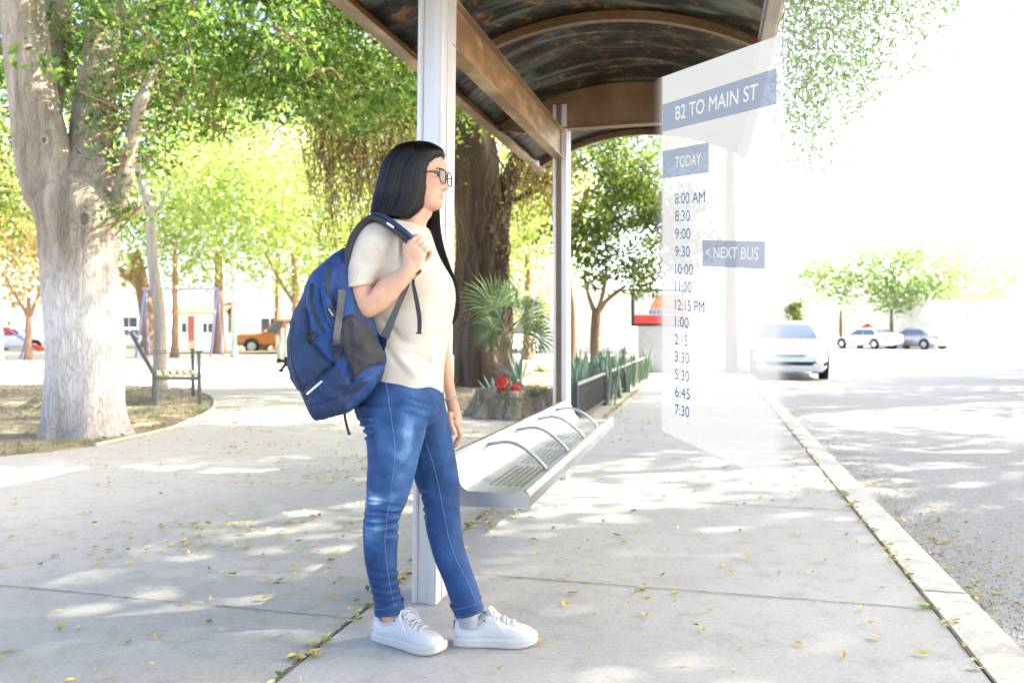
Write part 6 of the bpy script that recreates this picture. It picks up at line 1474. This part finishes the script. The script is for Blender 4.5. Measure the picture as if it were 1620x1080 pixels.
# zips and piping
def zipr(pts, name, r=.0026): 
    q = crom(pts, 6); w_ = [cast(bbv, x, y, .002) for x, y in q]; w_ = [a[0] for a in w_ if a is not None]; mb = MB(); mb.tube(w_, r, 8); return bb(mb, name, M['web'])
band([(493, 449), (492, 470), (496, 492), (503, 510), (514, 526)], 4.5, bbv, 'zip', M['web'], th=.004)
band([(521, 416), (519, 432), (518, 450), (522, 466), (530, 478), (538, 488)], 5.5, bbv, 'zip', M['web'], th=.004)
zipr([(483, 470), (485, 505), (492, 535), (506, 556), (527, 575)], 'piping', .0014); zipr([(527, 575), (515, 595), (500, 606), (484, 618)], 'piping', .0012)
zipr([(466, 508), (460, 540), (463, 577), (474, 608), (485, 630)], 'piping', .0012)
zipr([(505, 445), (507, 480), (515, 505), (524, 520)], 'piping', .0012)
band([(485, 623.5), (497, 613), (509.5, 602.5)], 3.4, bbv, 'reflective_strip', M['refl'], off=.004)
# compression webbing with buckle
band([(541, 458), (539, 480), (536, 505), (533, 530), (532, 547)], 11, bbv, 'side_strap', M['webg'], off=.012, th=.002)
mb = MB()
c = cast(bbv, 532, 552, .018)[0]
def bkl(c, s=1.0, rz=0, ang=0):
    R = np.array([[math.cos(ang), 0, -math.sin(ang)], [0, 1, 0], [math.sin(ang), 0, math.cos(ang)]])
    for x, z, w_, h in ((0, .014, .03, .005), (0, 0, .03, .004), (0, -.014, .028, .005), (-.0135, 0, .004, .03), (.0135, 0, .004, .03), (0, -.022, .02, .012)): mb.box(np.array(c)+R@np.array([x, 0, z])*s, (w_*s, .006, h*s), R=R)
bkl(c); bb(mb, 'buckle', M['plastic'], smooth=False, bevel=.001)
mb = MB(); c = cast(bbv, 494, 531, .01)[0]; ang = -.5
R = np.array([[math.cos(ang), 0, -math.sin(ang)], [0, 1, 0], [math.sin(ang), 0, math.cos(ang)]])
for x, z, w_, h in ((.006, 0, .012, .026), (-.009, .008, .024, .0045), (-.009, -.008, .024, .0045), (-.004, 0, .01, .005), (-.02, .0065, .006, .007), (-.02, -.0065, .006, .007)): mb.box(c+R@np.array([x, 0, z]), (w_, .007, h), R=R)
bb(mb, 'side_release_clip', M['plastic'], smooth=False, bevel=.001)
mb = MB(); c = cast(bbv, 524, 494, .008)[0]; ang = -1.0; R = np.array([[math.cos(ang), 0, -math.sin(ang)], [0, 1, 0], [math.sin(ang), 0, math.cos(ang)]])
for x, z, w_, h in ((0, 0, .034, .02), ): mb.box(c, (w_, .005, h), R=R)
bb(mb, 'label_patch', M['plastic'], smooth=False, bevel=.002)
mb = MB(); mb.box(c-np.array([0, .0035, 0]), (.026, .002, .002), R=R); bb(mb, 'zip_pull', M['alu'], smooth=False)
# dangling clip on the outer edge
mb = MB(); c = P(456, 572, 2.56); mb.box(c, (.022, .016, .03)); mb.bar(c, c+(-.03, 0, .004), .008, .008); mb.bar(c+(-.006, 0, -.004), c+(-.022, 0, -.026), .008, .008); mb.box(c+(-.031, 0, .004), (.01, .01, .013)); mb.box(c+(-.023, 0, -.028), (.012, .01, .01))
bb(mb, 'compression_clip', M['web'], smooth=False, bevel=.002)
mb = MB(); mb.strip([P(462.2, 578, 2.56), P(463, 598, 2.56)], [P(464.5, 578, 2.56), P(464.5, 599, 2.56)], 0, .0015, (0, 1, 0)); bb(mb, 'loose_webbing', M['web'], smooth=False)
mb = MB(); q = crom([(545, 650), (546, 662), (549, 675), (552.5, 687)], 4); mb.strip([P(x-2, y, 2.56) for x, y in q], [P(x+2, y, 2.56) for x, y in q], 0, .002, (0, 1, 0)); mb.box(P(552.5, 686, 2.56), (.011, .004, .006)); bb(mb, 'loose_webbing', M['web'], smooth=False)
# shoulder strap: padded, black underside band + blue outer; behind the shoulder then over it to the hand
def ribbon3(path, w_, name, mat, th, off=(0, 0, 0), k=8, up=None, flat=.35):
    q = crom(path, k); mb = MB(); mb.tube([p+np.array(off) for p in q], w_, 16, flat=flat, up=(0, 1, .35)); return bb(mb, name, mat)
path = [P(543, 452, 2.52), P(547, 428, 2.515), P(551, 404, 2.515), P(556, 384, 2.52), P(564, 368, 2.535), P(575, 354, 2.55), P(589, 345.5, 2.56), P(604, 348.5, 2.545), P(620, 359, 2.525), P(634, 370, 2.51), P(645, 380, 2.515), P(655, 394, 2.525)]
q = crom(path, 8)
def pad(q, hw_out, hw_in, th, name, mat, offy):
    rings = []; K = len(q)
    for i, p in enumerate(q):
        t = q[min(i+1, K-1)]-q[max(i-1, 0)]; t /= np.linalg.norm(t); n2 = np.array([-t[2], 0, t[0]]); n2 /= np.linalg.norm(n2)   # perpendicular within the picture-facing plane: up/outwards
        c = p; rings.append(superring(c+n2*(hw_out-hw_in)/2+np.array([0, offy, 0]), n2*(hw_out+hw_in)/2, np.array([0, th, 0]), 20, 3))
    mb = MB(); mb.loft(rings); return bb(mb, name, mat)
st_ = pad(q, .0105, .0125, .030, 'shoulder_strap', M['web'], 0)
q2 = crom(path[6:], 8)
rings = []
for i, p in enumerate(q2):
    t = q2[min(i+1, len(q2)-1)]-q2[max(i-1, 0)]; t /= np.linalg.norm(t); n2 = np.array([-t[2], 0, t[0]]); n2 /= np.linalg.norm(n2); f = min(1, i/14); rings.append(superring(p+n2*.0135+np.array([0, -.004, 0]), n2*.0085*(.35+.65*f), np.array([0, .030, 0]), 20, 3))
mb = MB(); mb.loft(rings); bb(mb, 'strap_facing', M['nylon'])
mb = MB(); mb.bar(P(612, 352.5, 2.49), P(623, 360, 2.488), .003, .006); bb(mb, 'strap_label', M['refl'], smooth=False)
# lower webbing from the hand back to the bag and the loose end
mb = MB(); mb.strip([P(643, 444, 2.515), P(624, 484, 2.50), P(602, 531, 2.50)], [P(649, 449, 2.515), P(632, 490, 2.50), P(615, 536, 2.50)], 0, .002, (0, 1, 0)); bb(mb, 'lower_strap', M['webg'], smooth=False)
mb = MB(); mb.add([P(590, 527, 2.53), P(614, 532, 2.50), P(608, 556, 2.53), P(598, 545, 2.54)], [(0, 1, 2, 3)]); mb.add([P(590, 527, 2.545), P(614, 532, 2.515), P(608, 556, 2.545), P(598, 545, 2.555)], [(3, 2, 1, 0)]); bb(mb, 'strap_wing', M['nylon'], smooth=False)
mb = MB(); qa = crom([(654, 436), (651, 446), (653, 462), (657, 485), (660, 505), (660, 527)], 4); qb = crom([(660, 430), (656, 446), (659, 460), (664, 483), (667, 505), (666.5, 526)], 4); mb.strip([P(x, y, 2.50) for x, y in qa], [P(x, y, 2.50) for x, y in qb], 0, .002, (0, 1, 0)); mb.box(P(662.5, 527, 2.5), (.018, .004, .005)); bb(mb, 'loose_webbing', M['web'], smooth=False)
mb = MB(); mb.bar(P(654, 440, 2.49), P(665, 426, 2.49), .012, .008); mb.bar(P(660, 434, 2.485), P(666, 428, 2.485), .02, .006); bb(mb, 'adjuster_buckle', M['plastic'], smooth=False, bevel=.002)
mb = MB(); mb.tube([P(657+2.4*math.cos(a), 440+2.4*math.sin(a), 2.485) for a in np.linspace(0, 6.3, 12)], .0016, 6); bb(mb, 'ring', M['alu'])
M['bpend'] = 1

# ================================================================ timetable overlay, a digital graphic built as a translucent glowing sheet
def overlay_mat(name, col, strength, fac):
    m, nt, b_, out = base_mat(name); nt.nodes.remove(b_)
    e = nd(nt, 'ShaderNodeEmission', Strength=strength); e.inputs[0].default_value = c4(col); t = nt.nodes.new('ShaderNodeBsdfTransparent'); mx = nt.nodes.new('ShaderNodeMixShader'); mx.inputs[0].default_value = fac
    nt.links.new(t.outputs[0], mx.inputs[1]); nt.links.new(e.outputs[0], mx.inputs[2]); nt.links.new(mx.outputs[0], out.inputs[0]); return m
DA, DB = 3.31, 2.60       # far (left) edge and near (right) edge distances
tl, bl_, tr_, br2 = P(1048, 122, DA), P(1048, 682, DA), P(1235, 55, DB), P(1235, 768, DB)
# parallelogram sheet: origin bottom-left, E along the lower edge, H up the left edge
E = br2-bl_; H = tl-bl_; NN = np.cross(E, H); NN /= np.linalg.norm(NN)
if NN[1] > 0: NN = -NN
sc_t = wthing('timetable_overlay', 'tall translucent bus timetable overlay, built as a glowing sheet floating beside the kerb', 'display', bl_)
EXPO = 2**SC.view_settings.exposure
def PT(a, b2, off=0): return bl_+E*a+H*b2+NN*off
def ab(px, py):
    """panel coordinates of a photo position: where the sight line meets the panel plane"""
    d_ = P(px, py, 1.0)-np.array([0, 0, CH]); o_ = np.array([0, 0, CH]); t = ((bl_-o_)@NN)/(d_@NN); q = o_+d_*t-bl_
    A = np.stack([E, H], 1); s = np.linalg.lstsq(A, q, rcond=None)[0]; return s
hmax = float(ab(1235, 55)[1])
mb = MB()
top = [(0, 1), (1, hmax)]
vsf = [PT(0, 0), PT(1, 0), PT(1, hmax), PT(0, 1)]; vsb = [p-NN*.006 for p in vsf]; mb.add(vsf+vsb, [(0, 1, 2, 3), (7, 6, 5, 4), (0, 4, 5, 1), (1, 5, 6, 2), (2, 6, 7, 3), (3, 7, 4, 0)])
gm = overlay_mat('overlay_glow', (1, 1, 1), 1.0/EXPO, .5); nt = gm.node_tree; at = nd(nt, 'ShaderNodeAttribute', attribute_name='glow'); mxs = [n for n in nt.nodes if n.type == 'MIX_SHADER'][0]; mlt = nd(nt, 'ShaderNodeMath', operation='MULTIPLY'); mlt.inputs[1].default_value = .82; nt.links.new(at.outputs['Fac'], mlt.inputs[0]); nt.links.new(mlt.outputs[0], mxs.inputs[0])
mb = MB(); cols = [(-.11, 0), (-.07, .06), (-.04, .16), (-.015, .34), (-.001, .48), (0, .96), (.03, 1), (.9, 1), (.97, .9), (1.0, .55), (1.02, .3), (1.05, .12), (1.09, 0)]; vs = []; al = []
for a, g in cols: 
    for b2 in (0, 1): vs.append(PT(a, (1+(hmax-1)*a) if b2 else 0)); al.append(g)
mb.add(vs, [(2*i, 2*i+2, 2*i+3, 2*i+1) for i in range(len(cols)-1)]); gs = mb.build('glow_sheet', gm, sc_t); ga = gs.data.attributes.new('glow', 'FLOAT', 'POINT'); ga.data.foreach_set('value', np.array(al, np.float32))
BANDM = overlay_mat('overlay_band', (.29, .37, .52), 1.0/EXPO, .8); WT = overlay_mat('overlay_white_text', (1, 1, 1), .95/EXPO, .85); BT = overlay_mat('overlay_blue_text', (.1, .21, .42), 1.0/EXPO, .92)
def pband(corners, name):
    mb = MB(); mb.add([PT(*ab(x, y), .002) for x, y in corners], [(0, 1, 2, 3)]); return mb.build(name, BANDM, sc_t)
b1_ = pband([(1049, 209), (1229.5, 165), (1229.5, 108), (1049, 166)], 'heading_band')
b2_ = pband([(1049, 283), (1122, 273), (1122, 225.5), (1049, 239.5)], 'heading_band')
b3_ = pband([(1112, 421), (1211, 425.5), (1211, 382), (1112, 380)], 'heading_band')
def text(s, corners, mat, name, parent=None, bold=.0):
    """letters stretched between four photo corners (bl, br, tr, tl) on the panel plane"""
    cu = bpy.data.curves.new(name, 'FONT'); cu.body = s; cu.size = 1; cu.offset = bold; cu.resolution_u = 6
    o = bpy.data.objects.new(name, cu); COL.objects.link(o); dg = bpy.context.evaluated_depsgraph_get(); me = bpy.data.meshes.new_from_object(o.evaluated_get(dg)); bpy.data.objects.remove(o)
    a = np.empty(len(me.vertices)*3, np.float32); me.vertices.foreach_get('co', a); a = a.reshape(-1, 3); mn = a.min(0); mx_ = a.max(0); u_ = (a[:, 0]-mn[0])/(mx_[0]-mn[0]); w_ = (a[:, 1]-mn[1])/(mx_[1]-mn[1])
    C = [ab(*c) for c in corners]; k = 0; pts = []
    for x, y in zip(u_, w_):
        q = C[0]*(1-x)*(1-y)+C[1]*x*(1-y)+C[2]*x*y+C[3]*(1-x)*y; pts.append(PT(q[0], q[1], .0035)-sc_org)
    pts = np.array(pts); fl = [tuple(p.vertices) for p in me.polygons]; n0 = len(pts); bpy.data.meshes.remove(me); en = E/np.linalg.norm(E)
    me = np_mesh(name, np.concatenate([pts+en*dx+NN*(.0006*k) for k, dx in enumerate((-.002, -.001, 0, .001, .002))]), [tuple(i+n0*k for i in f) for k in range(5) for f in fl]); me.materials.clear(); me.materials.append(mat)
    o = bpy.data.objects.new(name, me); COL.objects.link(o); o.parent = parent or sc_t; return o
sc_org = np.array(sc_t['worldgeo'])
text('B2 TO MAIN ST', [(1070.5, 190.5), (1199.5, 157), (1201, 132), (1070.5, 169)], WT, 'lettering', b1_)
text('TODAY', [(1070, 266), (1110, 260.5), (1111, 242.5), (1070, 248.5)], WT, 'lettering', b2_)
text('< NEXT BUS', [(1118, 407), (1201, 411.5), (1202, 391), (1118, 391)], WT, 'lettering', b3_)
T_ = [('8:00 AM', 322.5, 1117), ('8:30', 350, 1093), ('9:00', 378, 1094), ('9:30', 406, 1093), ('10:00', 433.5, 1098), ('11:00', 461, 1095.5), ('12:15 PM', 490, 1116), ('1:00', 516.5, 1091), ('2:15', 544.5, 1089.5), ('3:30', 571.5, 1092), ('5:30', 599.5, 1092), ('6:45', 627, 1093), ('7:30', 655, 1092)]
for i, (s, yb, xr) in enumerate(T_):
    yb -= 0; sl_ = (yb-367)/500*.42; dx = xr-1069.5; h = 16.5
    y0 = yb; y1 = yb+dx*sl_; hh = h*(1+dx/560)
    text(s, [(1069.5, y0), (xr, y1), (xr, y1-hh), (1069.5, y0-h)], BT, 'departure_time', None, 0)
# ================================================================ tidy: local helper properties are not part of the scene
for o in list(bpy.data.objects):
    if 'worldgeo' in o.keys(): del o['worldgeo']
